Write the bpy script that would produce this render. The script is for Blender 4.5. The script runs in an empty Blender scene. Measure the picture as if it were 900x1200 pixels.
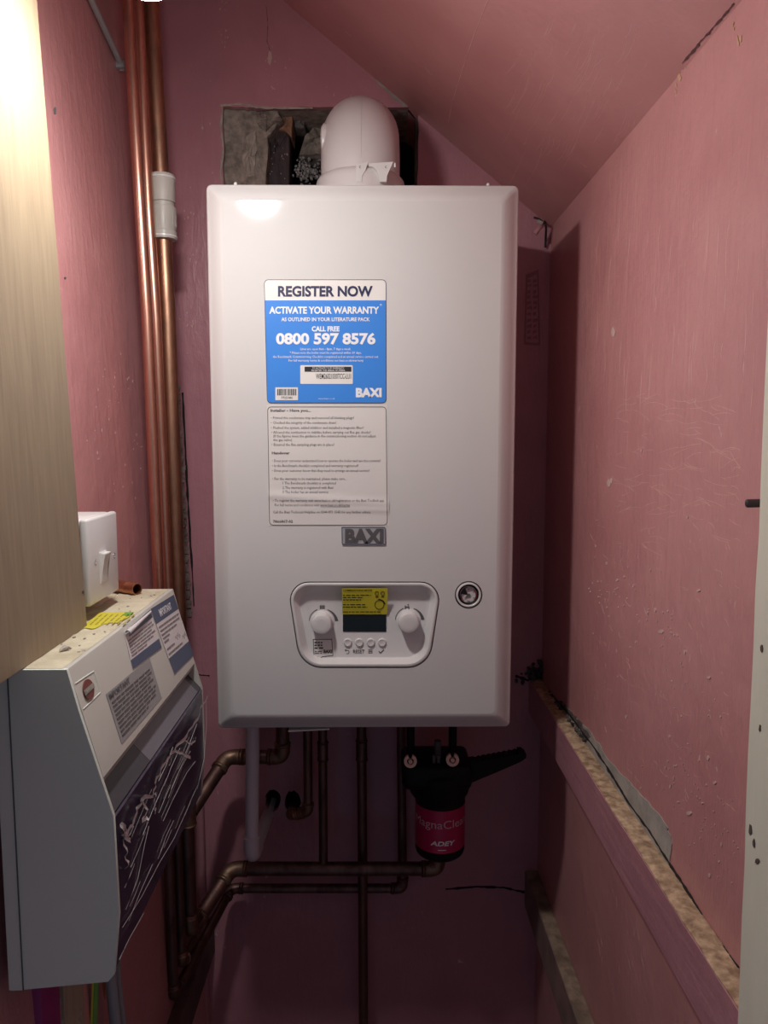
import bpy, bmesh, math, random
from mathutils import Vector, Matrix
from mathutils.geometry import tessellate_polygon

random.seed(7)
SC = bpy.context.scene
COL = SC.collection
pi = math.pi
CZ = 1.5                     # camera height above the floor
FOC = 900.0                  # focal length in pixels of the 900x1200 frame
PITCH, YAW = math.radians(5.7), math.radians(0.637)

# ------------------------------------------------------------------ camera, world, exposure
cam_d = bpy.data.cameras.new('camera')
cam_d.sensor_fit = 'VERTICAL'
cam_d.sensor_height = 36.0
cam_d.sensor_width = 27.0
cam_d.lens = FOC / 1200.0 * 36.0
cam_d.clip_start = 0.01
cam = bpy.data.objects.new('camera', cam_d)
cam.location = (0, 0, CZ)
cam.rotation_euler = (pi / 2 - PITCH, 0, -YAW)
COL.objects.link(cam)
SC.camera = cam

world = bpy.data.worlds.new('hall_daylight')
SC.world = world
world.use_nodes = True
wb = world.node_tree.nodes['Background']
wb.inputs['Color'].default_value = (0.53, 0.66, 0.93, 1)
wb.inputs['Strength'].default_value = 0.14

LAMP_STRENGTH = 390.0
SC.view_settings.view_transform = 'Standard'
SC.view_settings.look = 'None'
SC.view_settings.gamma = 1.0
SC.view_settings.exposure = 0.08
try:
    SC.view_settings.use_curve_mapping = False
except Exception:
    pass

# ------------------------------------------------------------------ where a point seen at (x, y) lies on a real plane
_fw = Vector((math.sin(YAW) * math.cos(PITCH), math.cos(YAW) * math.cos(PITCH), -math.sin(PITCH)))
_rt = Vector((math.cos(YAW), -math.sin(YAW), 0))
_up = _rt.cross(_fw)
CAM = Vector((0, 0, CZ))


def ray(x, y):
    return _fw + _rt * ((x - 450) / FOC) - _up * ((y - 600) / FOC)


def at_x(x, y, X):
    d = ray(x, y); return CAM + d * (X / d.x)


def at_y(x, y, Y):
    d = ray(x, y); return CAM + d * (Y / d.y)


def at_z(x, y, Z):
    d = ray(x, y); return CAM + d * ((Z - CZ) / d.z)


class Plane:
    """A flat face in the scene: print and stickers are laid out on it."""
    def __init__(self, p0, n):
        self.p, self.n = Vector(p0), Vector(n).normalized()

    def pt(self, x, y, off=0.0):
        d = ray(x, y)
        t = (self.p - CAM).dot(self.n) / d.dot(self.n)
        return CAM + d * t + self.n * off


# ------------------------------------------------------------------ materials
def _nodes(name):
    m = bpy.data.materials.new(name)
    m.use_nodes = True
    nt = m.node_tree
    return m, nt, nt.nodes, nt.links, nt.nodes['Principled BSDF']


def setin(b, k, v):
    if k in b.inputs:
        b.inputs[k].default_value = v


def c4(c):
    return (c[0], c[1], c[2], 1)


def texco(N, L, scale=(1, 1, 1)):
    tc = N.new('ShaderNodeTexCoord')
    mp = N.new('ShaderNodeMapping')
    mp.inputs['Scale'].default_value = scale
    L.new(tc.outputs['Object'], mp.inputs['Vector'])
    return mp.outputs['Vector']


def noise(N, L, vec, scale, detail=3, rough=.5, dist=0.0):
    n = N.new('ShaderNodeTexNoise')
    n.inputs['Scale'].default_value = scale
    n.inputs['Detail'].default_value = detail
    n.inputs['Roughness'].default_value = rough
    n.inputs['Distortion'].default_value = dist
    L.new(vec, n.inputs['Vector'])
    return n.outputs['Fac']


def ramp(N, L, fac, stops):
    r = N.new('ShaderNodeValToRGB')
    el = r.color_ramp.elements
    el[0].position, el[0].color = stops[0][0], c4(stops[0][1])
    el[1].position, el[1].color = stops[1][0], c4(stops[1][1])
    for p, c in stops[2:]:
        e = el.new(p); e.color = c4(c)
    L.new(fac, r.inputs['Fac'])
    return r.outputs['Color']


def mix(N, L, fac, a, b):
    m = N.new('ShaderNodeMix'); m.data_type = 'RGBA'
    for sock, v in ((m.inputs[0], fac), (m.inputs[6], a), (m.inputs[7], b)):
        if hasattr(v, 'is_linked'):
            L.new(v, sock)
        elif isinstance(v, (int, float)):
            sock.default_value = v
        else:
            sock.default_value = c4(v)
    return m.outputs[2]


def mul(N, L, a, b):
    m = N.new('ShaderNodeMath'); m.operation = 'MULTIPLY'
    L.new(a, m.inputs[0])
    if hasattr(b, 'is_linked'):
        L.new(b, m.inputs[1])
    else:
        m.inputs[1].default_value = b
    return m.outputs[0]


def bump(N, L, b, h, strength, dist=.002):
    bp = N.new('ShaderNodeBump')
    bp.inputs['Strength'].default_value = strength
    bp.inputs['Distance'].default_value = dist
    L.new(h, bp.inputs['Height'])
    L.new(bp.outputs['Normal'], b.inputs['Normal'])


def mat(name, col, rough=.5, metal=0.0, var=0.0, vscale=20, bmp=0.0, bscale=200, spec=.5, stretch=(1, 1, 1), col2=None, coat=0.0):
    m, nt, N, L, b = _nodes(name)
    b.inputs['Base Color'].default_value = c4(col)
    b.inputs['Roughness'].default_value = rough
    b.inputs['Metallic'].default_value = metal
    setin(b, 'Specular IOR Level', spec)
    setin(b, 'Coat Weight', coat)
    if var or bmp:
        v = texco(N, L, stretch)
    if var:
        c2 = col2 or tuple(max(0, c * (1 - var)) for c in col)
        f = noise(N, L, v, vscale, 5, .6)
        L.new(ramp(N, L, f, [(.36, c2), (.64, col)]), b.inputs['Base Color'])
    if bmp:
        bump(N, L, b, noise(N, L, v, bscale, 4, .6), bmp)
    return m


def paint(name, col, col2, stroke=(60, 60, 6), fleck=(.62, .42, .40), rough=.36, fl_lo=.665, chips=True, bs=.42):
    """Old pink eggshell wall paint: patchy colour, brush strokes in relief, scuffed flecks and chips."""
    m, nt, N, L, b = _nodes(name)
    v = texco(N, L)
    vs = texco(N, L, stroke)
    base = ramp(N, L, noise(N, L, v, 5.5, 6, .62, .4), [(.34, col2), (.66, col)])
    # fine scratches: thin stretched noise, only where a large patch mask lets them through
    sc = noise(N, L, vs, 3.2, 6, .65, 1.2)
    scr = ramp(N, L, sc, [(fl_lo, (0, 0, 0)), (fl_lo + .05, (1, 1, 1))])
    msk = ramp(N, L, noise(N, L, v, 4.0, 2), [(.46, (0, 0, 0)), (.62, (1, 1, 1))])
    f1 = mul(N, L, mul(N, L, scr, msk), .55)
    c = mix(N, L, f1, base, fleck)
    if chips:
        vv = texco(N, L, (1, 1, .55))
        ch = ramp(N, L, noise(N, L, vv, 95, 2, .5, .8), [(.735, (0, 0, 0)), (.755, (1, 1, 1))])
        m2 = ramp(N, L, noise(N, L, v, 7.0, 2), [(.5, (0, 0, 0)), (.6, (1, 1, 1))])
        c = mix(N, L, mul(N, L, mul(N, L, ch, m2), .8), c, (.66, .52, .48))
    L.new(c, b.inputs['Base Color'])
    b.inputs['Roughness'].default_value = rough
    setin(b, 'Specular IOR Level', .45)
    h = N.new('ShaderNodeMath'); h.operation = 'ADD'
    L.new(mul(N, L, noise(N, L, vs, 2.0, 4, .6, .6), .7), h.inputs[0])
    L.new(mul(N, L, noise(N, L, v, 28, 5, .6), 1.0), h.inputs[1])
    bump(N, L, b, h.outputs[0], bs, .004)
    return m


def wood(name, ca, cb, stretch=(40, 40, 2.2), rough=.55):
    m, nt, N, L, b = _nodes(name)
    v = texco(N, L, stretch)
    g = noise(N, L, v, 4.0, 6, .65, .5)
    v2 = texco(N, L)
    big = noise(N, L, v2, 5, 3)
    c = ramp(N, L, g, [(.32, cb), (.66, ca)])
    c = mix(N, L, mul(N, L, big, .35), c, tuple(x * .82 for x in ca))
    L.new(c, b.inputs['Base Color'])
    b.inputs['Roughness'].default_value = rough
    bump(N, L, b, g, .18, .001)
    return m


def copper(name, ca, cb, rough=.28, scale=26, metal=1.0):
    m, nt, N, L, b = _nodes(name)
    v = texco(N, L, (1, 1, .35))
    f = noise(N, L, v, scale, 6, .65, .6)
    L.new(ramp(N, L, f, [(.34, cb), (.62, ca)]), b.inputs['Base Color'])
    r = N.new('ShaderNodeMapRange')
    r.inputs['To Min'].default_value = rough + .22
    r.inputs['To Max'].default_value = max(.08, rough - .08)
    L.new(f, r.inputs['Value'])
    L.new(r.outputs[0], b.inputs['Roughness'])
    b.inputs['Metallic'].default_value = metal
    return m


M = {}
PINK, PINK2 = (.57, .272, .270), (.50, .222, .225)
M['wall_r'] = paint('pink_paint_right', PINK, PINK2, (34, 34, 5))
M['wall_l'] = paint('pink_paint_left', PINK, PINK2, (34, 34, 5))
M['wall_b'] = paint('pink_paint_back', (.52, .245, .282), (.44, .20, .235), (40, 40, 9), fl_lo=.70)
M['ceil'] = paint('pink_paint_ceiling', PINK, PINK2, (9, 9, 9), fl_lo=.74, chips=False, bs=.16)
M['pinktrim'] = paint('pink_paint_timber', (.52, .25, .285), (.43, .20, .235), (30, 4, 30))
M['enamel'] = mat('white_boiler_enamel', (.63, .62, .61), .06)
M['plastic'] = mat('white_plastic', (.72, .71, .695), .32)
M['panel_pl'] = mat('panel_plastic', (.66, .645, .64), .42)
M['flue'] = mat('flue_white', (.70, .665, .66), .34)
M['dark'] = mat('black_void', (.012, .010, .012), .8)
M['black'] = mat('black_plastic', (.006, .006, .007), .5, spec=.2)
M['glass'] = mat('display_glass', (.010, .014, .014), .14)
M['paper'] = mat('sticker_paper', (.76, .74, .715), .42)
M['blue'] = mat('sticker_blue', (.050, .245, .74), .36)
M['navy_ink'] = mat('navy_ink', (.012, .012, .07), .5)
M['white_ink'] = mat('white_ink', (.84, .85, .87), .45)
M['black_ink'] = mat('black_ink', (.016, .015, .018), .5)
M['grey_ink'] = mat('grey_ink', (.10, .095, .10), .5)
M['soft_ink'] = mat('soft_ink', (.20, .185, .185), .5)
M['yellow'] = mat('yellow_sticker', (.66, .60, .035), .4)
M['badge'] = mat('badge_silver', (.40, .385, .395), .28, metal=.1)
M['badge_ink'] = mat('badge_letter_grey', (.10, .094, .10), .4)
M['chrome'] = mat('chrome', (.70, .67, .70), .18, metal=1)
M['dial'] = mat('gauge_dial', (.62, .58, .58), .4)
M['red'] = mat('gauge_red', (.30, .02, .04), .4)
M['copper'] = copper('bright_copper', (.78, .455, .345), (.55, .29, .21), .27)
M['copper_old'] = copper('aged_copper', (.56, .31, .20), (.26, .15, .105), .36, 30)
M['copper_dull'] = copper('dull_copper', (.24, .145, .125), (.12, .072, .066), .46, 34)
M['copper_flux'] = copper('fluxed_copper', (.34, .225, .155), (.17, .105, .08), .48, 60)
M['pex'] = mat('push_fit_plastic', (.52, .50, .45), .42, var=.15)
M['waste'] = mat('condensate_white', (.66, .62, .65), .38)
M['ply'] = wood('plywood_board', (.31, .24, .155), (.235, .175, .112))
M['jamb'] = mat('cream_gloss', (.76, .73, .61), .42, var=.10, vscale=9, bmp=.12, bscale=60, stretch=(3, 3, .6))
M['stud'] = wood('rough_stud', (.46, .38, .28), (.33, .26, .19))
M['bare'] = mat('bare_timber', (.60, .44, .29), .75, var=.45, vscale=95, bmp=.5, bscale=120, col2=(.26, .165, .10))
M['plaster'] = mat('grey_plaster', (.42, .385, .35), .9, var=.35, vscale=30, bmp=.6, bscale=160)
M['mortar'] = mat('cement_mortar', (.40, .345, .295), .95, var=.5, vscale=70, bmp=1.0, bscale=150)
M['mortar_l'] = mat('pale_mortar', (.54, .485, .42), .95, var=.35, vscale=50, bmp=.9, bscale=170)
M['brick'] = mat('orange_brick', (.46, .24, .15), .9, var=.4, vscale=60, bmp=.8, bscale=200)
M['oldwood'] = mat('tarred_timber', (.075, .050, .055), .75, var=.4, vscale=30, stretch=(4, 4, .6), bmp=.5, bscale=90)
M['slate'] = mat('grey_slate', (.20, .18, .17), .85, var=.5, vscale=30, bmp=.6, bscale=90)
M['gravel'] = mat('gravel_grey', (.42, .41, .40), .9, var=.6, vscale=90)
M['soot'] = mat('sooty_debris', (.12, .11, .105), .95, var=.7, vscale=80, bmp=.8, bscale=200)
M['cu_body'] = mat('consumer_unit_cream', (.54, .525, .475), .42, var=.06, vscale=9)
M['cu_back'] = mat('consumer_unit_back', (.72, .80, .72), .5)  # lifted like the near side, with hall light in the colour
M['cu_side'] = mat('consumer_unit_lit_side', (.74, .82, .74), .5)  # same plastic as the body; hall light is put into this paler colour
M['dust'] = mat('dusty_top', (.60, .545, .40), .9, var=.32, vscale=34, bmp=.4, bscale=190, col2=(.47, .41, .29))
M['smoke'] = mat('smoked_plastic', (.13, .118, .140), .30)
M['smoke_d'] = mat('smoked_plastic_dark', (.045, .040, .048), .30)
M['door'] = mat('purple_film_door', (.075, .058, .100), .22, var=.35, vscale=14, stretch=(1, 6, 1))
M['film'] = mat('torn_film', (.62, .59, .59), .45)
M['lidgrey'] = mat('grey_sticker', (.30, .295, .295), .5)
M['stk_blue'] = mat('slate_blue_ink', (.065, .085, .150), .45)
M['stk_white'] = mat('sticker_white', (.66, .62, .62), .5)
M['logo_red'] = mat('oval_red', (.17, .045, .035), .4)
M['logo_bar'] = mat('oval_bar', (.27, .26, .23), .35)
M['green'] = mat('green_plastic', (.16, .36, .06), .5)
M['yel_pl'] = mat('yellow_plastic', (.62, .55, .05), .5)
M['grey_pl'] = mat('grey_cable_sheath', (.30, .30, .32), .5)
M['conduit'] = mat('grey_conduit', (.30, .27, .27), .4)
M['brown'] = mat('brown_sheath', (.28, .13, .045), .55)
M['magenta'] = mat('magenta_label', (.42, .012, .085), .35)
M['magenta_pl'] = mat('magenta_plastic', (.30, .03, .16), .5)
M['pink_ink'] = mat('pale_pink_ink', (.62, .42, .46), .45)
M['skin_cu'] = mat('copper_lit_face', (.85, .56, .43), .4, metal=.1)  # lightened and barely metallic: a lit reflection put into the colour
M['floor'] = wood('floor_boards', (.10, .07, .05), (.06, .04, .03), (30, 2, 30))
M['flake'] = mat('paint_flake', (.60, .42, .39), .8)
M['scratch'] = mat('scratched_paint', (.73, .44, .42), .5)
M['metal_d'] = mat('dark_steel', (.07, .07, .075), .35, metal=.6)


def lamp_mat():
    m, nt, N, L, b = _nodes('frosted_lit_diffuser')
    N.remove(b)
    e = N.new('ShaderNodeEmission')
    e.inputs['Color'].default_value = (1.0, .972, .945, 1)
    # a downward LED board behind a frosted dome: brightest at its foot
    g = N.new('ShaderNodeNewGeometry')
    s = N.new('ShaderNodeSeparateXYZ')
    L.new(g.outputs['Normal'], s.inputs[0])
    r = N.new('ShaderNodeMapRange')
    r.inputs['From Min'].default_value = 0.0
    r.inputs['From Max'].default_value = -1.0
    r.inputs['To Min'].default_value = LAMP_STRENGTH * .30
    r.inputs['To Max'].default_value = LAMP_STRENGTH
    L.new(s.outputs['Z'], r.inputs['Value'])
    L.new(r.outputs[0], e.inputs['Strength'])
    L.new(e.outputs[0], N['Material Output'].inputs['Surface'])
    return m


M['lit'] = lamp_mat()

# ------------------------------------------------------------------ object helpers
ORG = {}


def tag(o, label=None, cat=None, group=None, kind=None):
    if label: o['label'] = label
    if cat: o['category'] = cat
    if group: o['group'] = group
    if kind: o['kind'] = kind
    return o


def thing(name, loc, label, cat, group=None):
    o = bpy.data.objects.new(name, None)
    o.empty_display_size = .02
    o.location = loc
    COL.objects.link(o)
    ORG[o.name] = Vector(loc)
    return tag(o, label, cat, group)


def fin(name, bm, material, parent=None, loc=None, smooth=35, label=None, kind=None, recalc=True):
    """Link a bmesh given in world coordinates as ONE object (below parent, sharing its origin)."""
    if recalc:
        bmesh.ops.recalc_face_normals(bm, faces=bm.faces[:])
    me = bpy.data.meshes.new(name)
    org = ORG[parent.name] if parent is not None else Vector(loc or (0, 0, 0))
    bmesh.ops.translate(bm, verts=bm.verts[:], vec=-org)
    bm.to_mesh(me); bm.free()
    for f in me.polygons:
        f.use_smooth = smooth > 0
    if smooth > 0:
        me.set_sharp_from_angle(angle=math.radians(smooth))
    me.materials.append(material)
    o = bpy.data.objects.new(name, me)
    COL.objects.link(o)
    if parent is not None:
        o.parent = parent
    else:
        o.location = org
    ORG[o.name] = org
    if label: o['label'] = label
    if kind: o['kind'] = kind
    return o


def B():
    return bmesh.new()


def box(bm, a, b, bev=0.0, seg=2, rot=None):
    a, b = Vector(a), Vector(b)
    r = bmesh.ops.create_cube(bm, size=1)
    vs = r['verts']
    d = b - a; c = (a + b) / 2
    for v in vs:
        v.co = Vector((v.co.x * d.x, v.co.y * d.y, v.co.z * d.z))
    if bev:
        es = list({e for v in vs for e in v.link_edges})
        q = bmesh.ops.bevel(bm, geom=es, offset=bev, segments=seg, affect='EDGES', profile=.5)
        vs = list({v for f in q['faces'] for v in f.verts} | {v for v in vs if v.is_valid})
    for v in vs:
        if rot is not None:
            v.co = rot @ v.co
        v.co += c
    return vs


def frame_of(d):
    d = d.normalized()
    a = Vector((0, 0, 1)) if abs(d.z) < .9 else Vector((1, 0, 0))
    u = d.cross(a).normalized()
    return u, d.cross(u).normalized()


def fillet(pts, rad, n=7):
    pts = [Vector(p) for p in pts]
    out = [pts[0]]
    for i in range(1, len(pts) - 1):
        p, a, b = pts[i], pts[i - 1], pts[i + 1]
        da, db = (a - p), (b - p)
        la, lb = da.length, db.length
        da.normalize(); db.normalize()
        ang = da.angle(db)
        if ang > pi - .03 or rad <= 0:
            out.append(p); continue
        t = min(rad / math.tan(ang / 2), la * .48, lb * .48)
        s, e = p + da * t, p + db * t
        for k in range(n + 1):
            f = k / n
            out.append(s * (1 - f) ** 2 + p * 2 * f * (1 - f) + e * f * f)
    out.append(pts[-1])
    return out


def tube(bm, pts, r, seg=16, cap=True):
    pts = [Vector(p) for p in pts]
    rs = r if isinstance(r, (list, tuple)) else [r] * len(pts)
    rings = []
    u = None
    for i, p in enumerate(pts):
        if i == 0: d = pts[1] - p
        elif i == len(pts) - 1: d = p - pts[i - 1]
        else: d = (pts[i + 1] - p).normalized() + (p - pts[i - 1]).normalized()
        d.normalize()
        if u is None: u, w = frame_of(d)
        else:
            u = (u - d * u.dot(d)).normalized(); w = d.cross(u)
        rings.append([bm.verts.new(p + (u * math.cos(2 * pi * k / seg) + w * math.sin(2 * pi * k / seg)) * rs[i]) for k in range(seg)])
    for a, b in zip(rings, rings[1:]):
        for k in range(seg):
            bm.faces.new((a[k], a[(k + 1) % seg], b[(k + 1) % seg], b[k]))
    if cap:
        bm.faces.new(rings[0][::-1]); bm.faces.new(rings[-1])
    return rings


def lathe(bm, p0, axis, prof, seg=32, cap=True):
    """prof: (distance along axis, radius)."""
    p0, axis = Vector(p0), Vector(axis).normalized()
    u, w = frame_of(axis)
    rings = []
    for t, r in prof:
        rings.append([bm.verts.new(p0 + axis * t + (u * math.cos(2 * pi * k / seg) + w * math.sin(2 * pi * k / seg)) * max(r, 1e-5)) for k in range(seg)])
    for a, b in zip(rings, rings[1:]):
        for k in range(seg):
            bm.faces.new((a[k], a[(k + 1) % seg], b[(k + 1) % seg], b[k]))
    if cap:
        bm.faces.new(rings[0][::-1]); bm.faces.new(rings[-1])
    return rings


def loft(bm, loops, close=True, cap0=False, cap1=False):
    L_ = [[bm.verts.new(p) for p in lp] for lp in loops]
    for a, b in zip(L_, L_[1:]):
        n = len(a)
        for k in range(n if close else n - 1):
            bm.faces.new((a[k], a[(k + 1) % n], b[(k + 1) % n], b[k]))
    if cap0: bm.faces.new(L_[0][::-1])
    if cap1: bm.faces.new(L_[-1])
    return L_


def plate(bm, outer, holes, n, th, sides=True):
    """A slab: outline (3D points on one plane) with holes, front at the points, thickness th against n."""
    n = Vector(n).normalized()
    polys = [[Vector(p) for p in q] for q in [outer] + list(holes)]
    flat = [p for q in polys for p in q]
    tris = tessellate_polygon(polys)
    fv = [bm.verts.new(p) for p in flat]
    for t in tris:
        try: bm.faces.new([fv[i] for i in t])
        except ValueError: pass
    if th:
        bv = [bm.verts.new(p - n * th) for p in flat]
        for t in tris:
            try: bm.faces.new([bv[i] for i in reversed(t)])
            except ValueError: pass
        o = 0
        for q in polys:
            k = len(q)
            for i in range(k):
                a, b = o + i, o + (i + 1) % k
                try: bm.faces.new((fv[a], fv[b], bv[b], bv[a]))
                except ValueError: pass
            o += k


def rpoly(corners, radii, n=6):
    """Rounded polygon in 2D (image-frame) coordinates."""
    out = []
    k = len(corners)
    for i in range(k):
        p = Vector(corners[i]); a = Vector(corners[i - 1]); b = Vector(corners[(i + 1) % k])
        r = radii[i] if isinstance(radii, (list, tuple)) else radii
        if r <= 0:
            out.append((p.x, p.y)); continue
        da, db = (a - p).normalized(), (b - p).normalized()
        ang = da.angle(db)
        t = r / math.tan(ang / 2)
        bis = (da + db).normalized()
        c = p + bis * (r / math.sin(ang / 2))
        s, e = p + da * t - c, p + db * t - c
        a0, a1 = math.atan2(s.y, s.x), math.atan2(e.y, e.x)
        d = (a1 - a0 + pi) % (2 * pi) - pi
        for q in range(n + 1):
            th = a0 + d * q / n
            out.append((c.x + r * math.cos(th), c.y + r * math.sin(th)))
    return out


def rect2(x0, y0, x1, y1):
    return [(x0, y0), (x1, y0), (x1, y1), (x0, y1)]


def sheet(bm, pl, poly, off=.0004, th=.0003, holes=()):
    plate(bm, [pl.pt(x, y, off) for x, y in poly], [[pl.pt(x, y, off) for x, y in h] for h in holes], pl.n, th)


def ring2(cx, cy, r0, r1, a0=0, a1=360, n=36, rx=1.0):
    """Annular band between r0 and r1, as one polygon."""
    A = [math.radians(a0 + (a1 - a0) * i / n) for i in range(n + 1)]
    r1f = r1 if callable(r1) else (lambda f: r1)
    return [(cx + r0 * rx * math.cos(a), cy - r0 * math.sin(a)) for a in A] + \
           [(cx + r1f(i / n) * rx * math.cos(a), cy - r1f(i / n) * math.sin(a)) for i, a in reversed(list(enumerate(A)))]


def circ2(cx, cy, r, n=28, ry=None):
    return [(cx + r * math.cos(2 * pi * i / n), cy + (ry or r) * math.sin(2 * pi * i / n)) for i in range(n)]


CAPH = .682
_txt = {}


def text_tris(s, bold, res):
    key = (s, bold, res)
    if key not in _txt:
        c = bpy.data.curves.new('lettering', 'FONT')
        c.body = s; c.resolution_u = res; c.offset = bold
        o = bpy.data.objects.new('lettering', c)
        me = o.to_mesh()
        vs = [v.co.copy() for v in me.vertices]
        fs = [tuple(p.vertices) for p in me.polygons]
        o.to_mesh_clear()
        bpy.data.objects.remove(o); bpy.data.curves.remove(c)
        _txt[key] = (vs, fs)
    return _txt[key]


def text(bm, pl, s, x0, x1, ytop, ybase, bold=0.0, res=2, off=.0008, rise=None, dy=0.0):
    """Lettering whose caps fill the box (x0..x1, ytop..ybase) on plane pl; dy: rise of the baseline at x1."""
    vs, fs = text_tris(s, bold, res)
    mnx = min(v.x for v in vs); mxx = max(v.x for v in vs)
    O = pl.pt(x0, ybase, off)
    R = pl.pt(x1, ybase + dy, off) - O
    U = pl.pt(x0, ytop, off) - O
    nv = []
    for v in vs:
        f = (v.x - mnx) / (mxx - mnx); g = v.y / CAPH
        nv.append(bm.verts.new(O + R * f + U * g + pl.n * (rise(x0 + (x1 - x0) * f, ybase + (ytop - ybase) * g) if rise else 0)))
    for f in fs:
        try: bm.faces.new([nv[i] for i in f])
        except ValueError: pass


def wordbar(bm, pl, x0, x1, y, h, off=.0008, dy=0.0, rnd=None):
    """A line of print too small to read: a row of short word-long dashes."""
    rnd = rnd or random
    x = x0
    while x < x1 - .8:
        w = min(rnd.uniform(2.0, 6.5), x1 - x)
        f0, f1 = (x - x0) / (x1 - x0), (x + w - x0) / (x1 - x0)
        ya, yb = y + dy * f0, y + dy * f1
        plate(bm, [pl.pt(x, ya - h / 2, off), pl.pt(x + w, yb - h / 2, off), pl.pt(x + w, yb + h / 2, off), pl.pt(x, ya + h / 2, off)], [], pl.n, 0)
        x += w + rnd.uniform(.7, 1.3)


def rock(bm, c, r, sub=1, jit=.28, sc=(1, 1, 1)):
    q = bmesh.ops.create_icosphere(bm, subdivisions=sub, radius=1)
    for v in q['verts']:
        k = r * (1 + random.uniform(-jit, jit))
        v.co = Vector(c) + Vector((v.co.x * k * sc[0], v.co.y * k * sc[1], v.co.z * k * sc[2]))


# ------------------------------------------------------------------ dimensions of the cupboard
XR = .2816                 # right wall
YB = 1.267                 # back wall
YF = .982                  # front of the boiler
CEIL0, CSL = CZ + .332, .80


def ceil_z(x):
    return CEIL0 + (XR - x) * CSL


def wall_lx(z):            # the left wall leans a little
    return -.338 - .045 * (z - CZ)


RW = Plane((XR, 0, 0), (-1, 0, 0))
BW = Plane((0, YB, 0), (0, -1, 0))
CN = Vector((-CSL, 0, -1)).normalized()
CP = Plane((XR, 0, CEIL0), CN)

# ------------------------------------------------------------------ setting
bm = B(); box(bm, (-.50, .05, -.06), (.42, 1.45, 0))
o = fin('floor', bm, M['floor'], smooth=0); tag(o, 'bare floor boards of the boiler cupboard', kind='structure')

bm = B(); box(bm, (XR, .20, 0), (XR + .08, 1.42, CZ + .75))
wall_right = fin('wall_right', bm, M['wall_r'], smooth=0)
tag(wall_right, 'scuffed pink painted wall on the right of the boiler', kind='structure')

bm = B()
zz = [0, .5, 1.0, 1.5, 2.0, 2.6]
loft(bm, [[Vector((wall_lx(z), .25, z)), Vector((wall_lx(z), 1.42, z)), Vector((wall_lx(z) - .08, 1.42, z)), Vector((wall_lx(z) - .08, .25, z))] for z in zz], cap0=True, cap1=True)
wall_left = fin('wall_left', bm, M['wall_l'], smooth=0)
tag(wall_left, 'pink painted wall on the left behind copper pipes', kind='structure')

bm = B()
xa, xb = XR + .10, -.50
prof = [(xa, ceil_z(xa)), (xb, ceil_z(xb)), (xb, ceil_z(xb) + .08), (xa, ceil_z(xa) + .08)]
loft(bm, [[Vector((x, y, z)) for x, z in prof] for y in (.05, 1.42)], cap0=True, cap1=True)
ceiling = fin('ceiling', bm, M['ceil'], smooth=0)
tag(ceiling, 'sloping pink painted ceiling falling towards the right wall', kind='structure')


def jag(pts, amp, n=6):
    out = []
    k = len(pts)
    for i in range(k):
        a, b = Vector(pts[i]), Vector(pts[(i + 1) % k])
        for q in range(n):
            p = a.lerp(b, q / n)
            out.append((p.x + random.uniform(-amp, amp), p.y + random.uniform(-amp, amp)))
    return out


# back wall with the rough flue opening and two pipe holes cut through it
hole = jag([(261, 125), (300, 126), (491, 126), (489, 235), (262, 235)], 1.1, 8)
h1 = jag(circ2(320, 938, 9.5, 9, 13), .9, 2)
h2 = jag(circ2(343, 940, 9, 9, 14), .9, 2)
outer = [(-.45, 0), (XR + .02, 0), (XR + .02, ceil_z(XR + .02) + .03), (-.45, ceil_z(-.45) + .03)]
bm = B()
plate(bm, [Vector((x, YB, z)) for x, z in outer], [[BW.pt(x, y) for x, y in h] for h in (hole, h1, h2)], BW.n, .010)
wall_back = fin('wall_back', bm, M['wall_b'], smooth=0)
tag(wall_back, 'pink painted back wall with a rough flue opening', kind='structure')

# what shows in the opening behind the flue
bm = B()
_h = [BW.pt(x, y) for x, y in hole]
loft(bm, [[p + Vector((0, d, 0)) for p in _h] for d in (.0095, .03, .06, .10, .15)])
fin('opening_lining', bm, M['mortar'], wall_back, smooth=0)
for h_ in (h1, h2):
    bm = B(); _h = [BW.pt(x, y) for x, y in h_]
    loft(bm, [[p + Vector((0, d, 0)) for p in _h] for d in (.0095, .13)], cap1=True)
    fin('pipe_hole', bm, M['soot'], wall_back, smooth=0)
bm = B(); box(bm, (-.36, YB + .145, 1.5 - 1.2), (.28, YB + .16, 2.3)); fin('cavity_back', bm, M['dark'], wall_back, smooth=0)


def slab_px(name, poly, Y, th, m, amp=.8, n=5, relief=.004, sm=0):
    pl = Plane((0, Y, 0), (0, -1, 0))
    pts = jag(poly, amp, n)
    bm = B()
    cx = sum(p[0] for p in pts) / len(pts); cy = sum(p[1] for p in pts) / len(pts)
    rings = []
    for f, d in ((1.0, -th), (1.0, 0), (.93, relief * .7), (.6, relief), (.25, relief * 1.1)):
        rings.append([pl.pt(cx + (x - cx) * f, cy + (y - cy) * f, d + (random.uniform(-1, 1) * relief * .5 if d > 0 else 0)) for x, y in pts])
    loft(bm, rings, cap0=True, cap1=True)
    return fin(name, bm, m, wall_back, smooth=sm)


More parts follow.
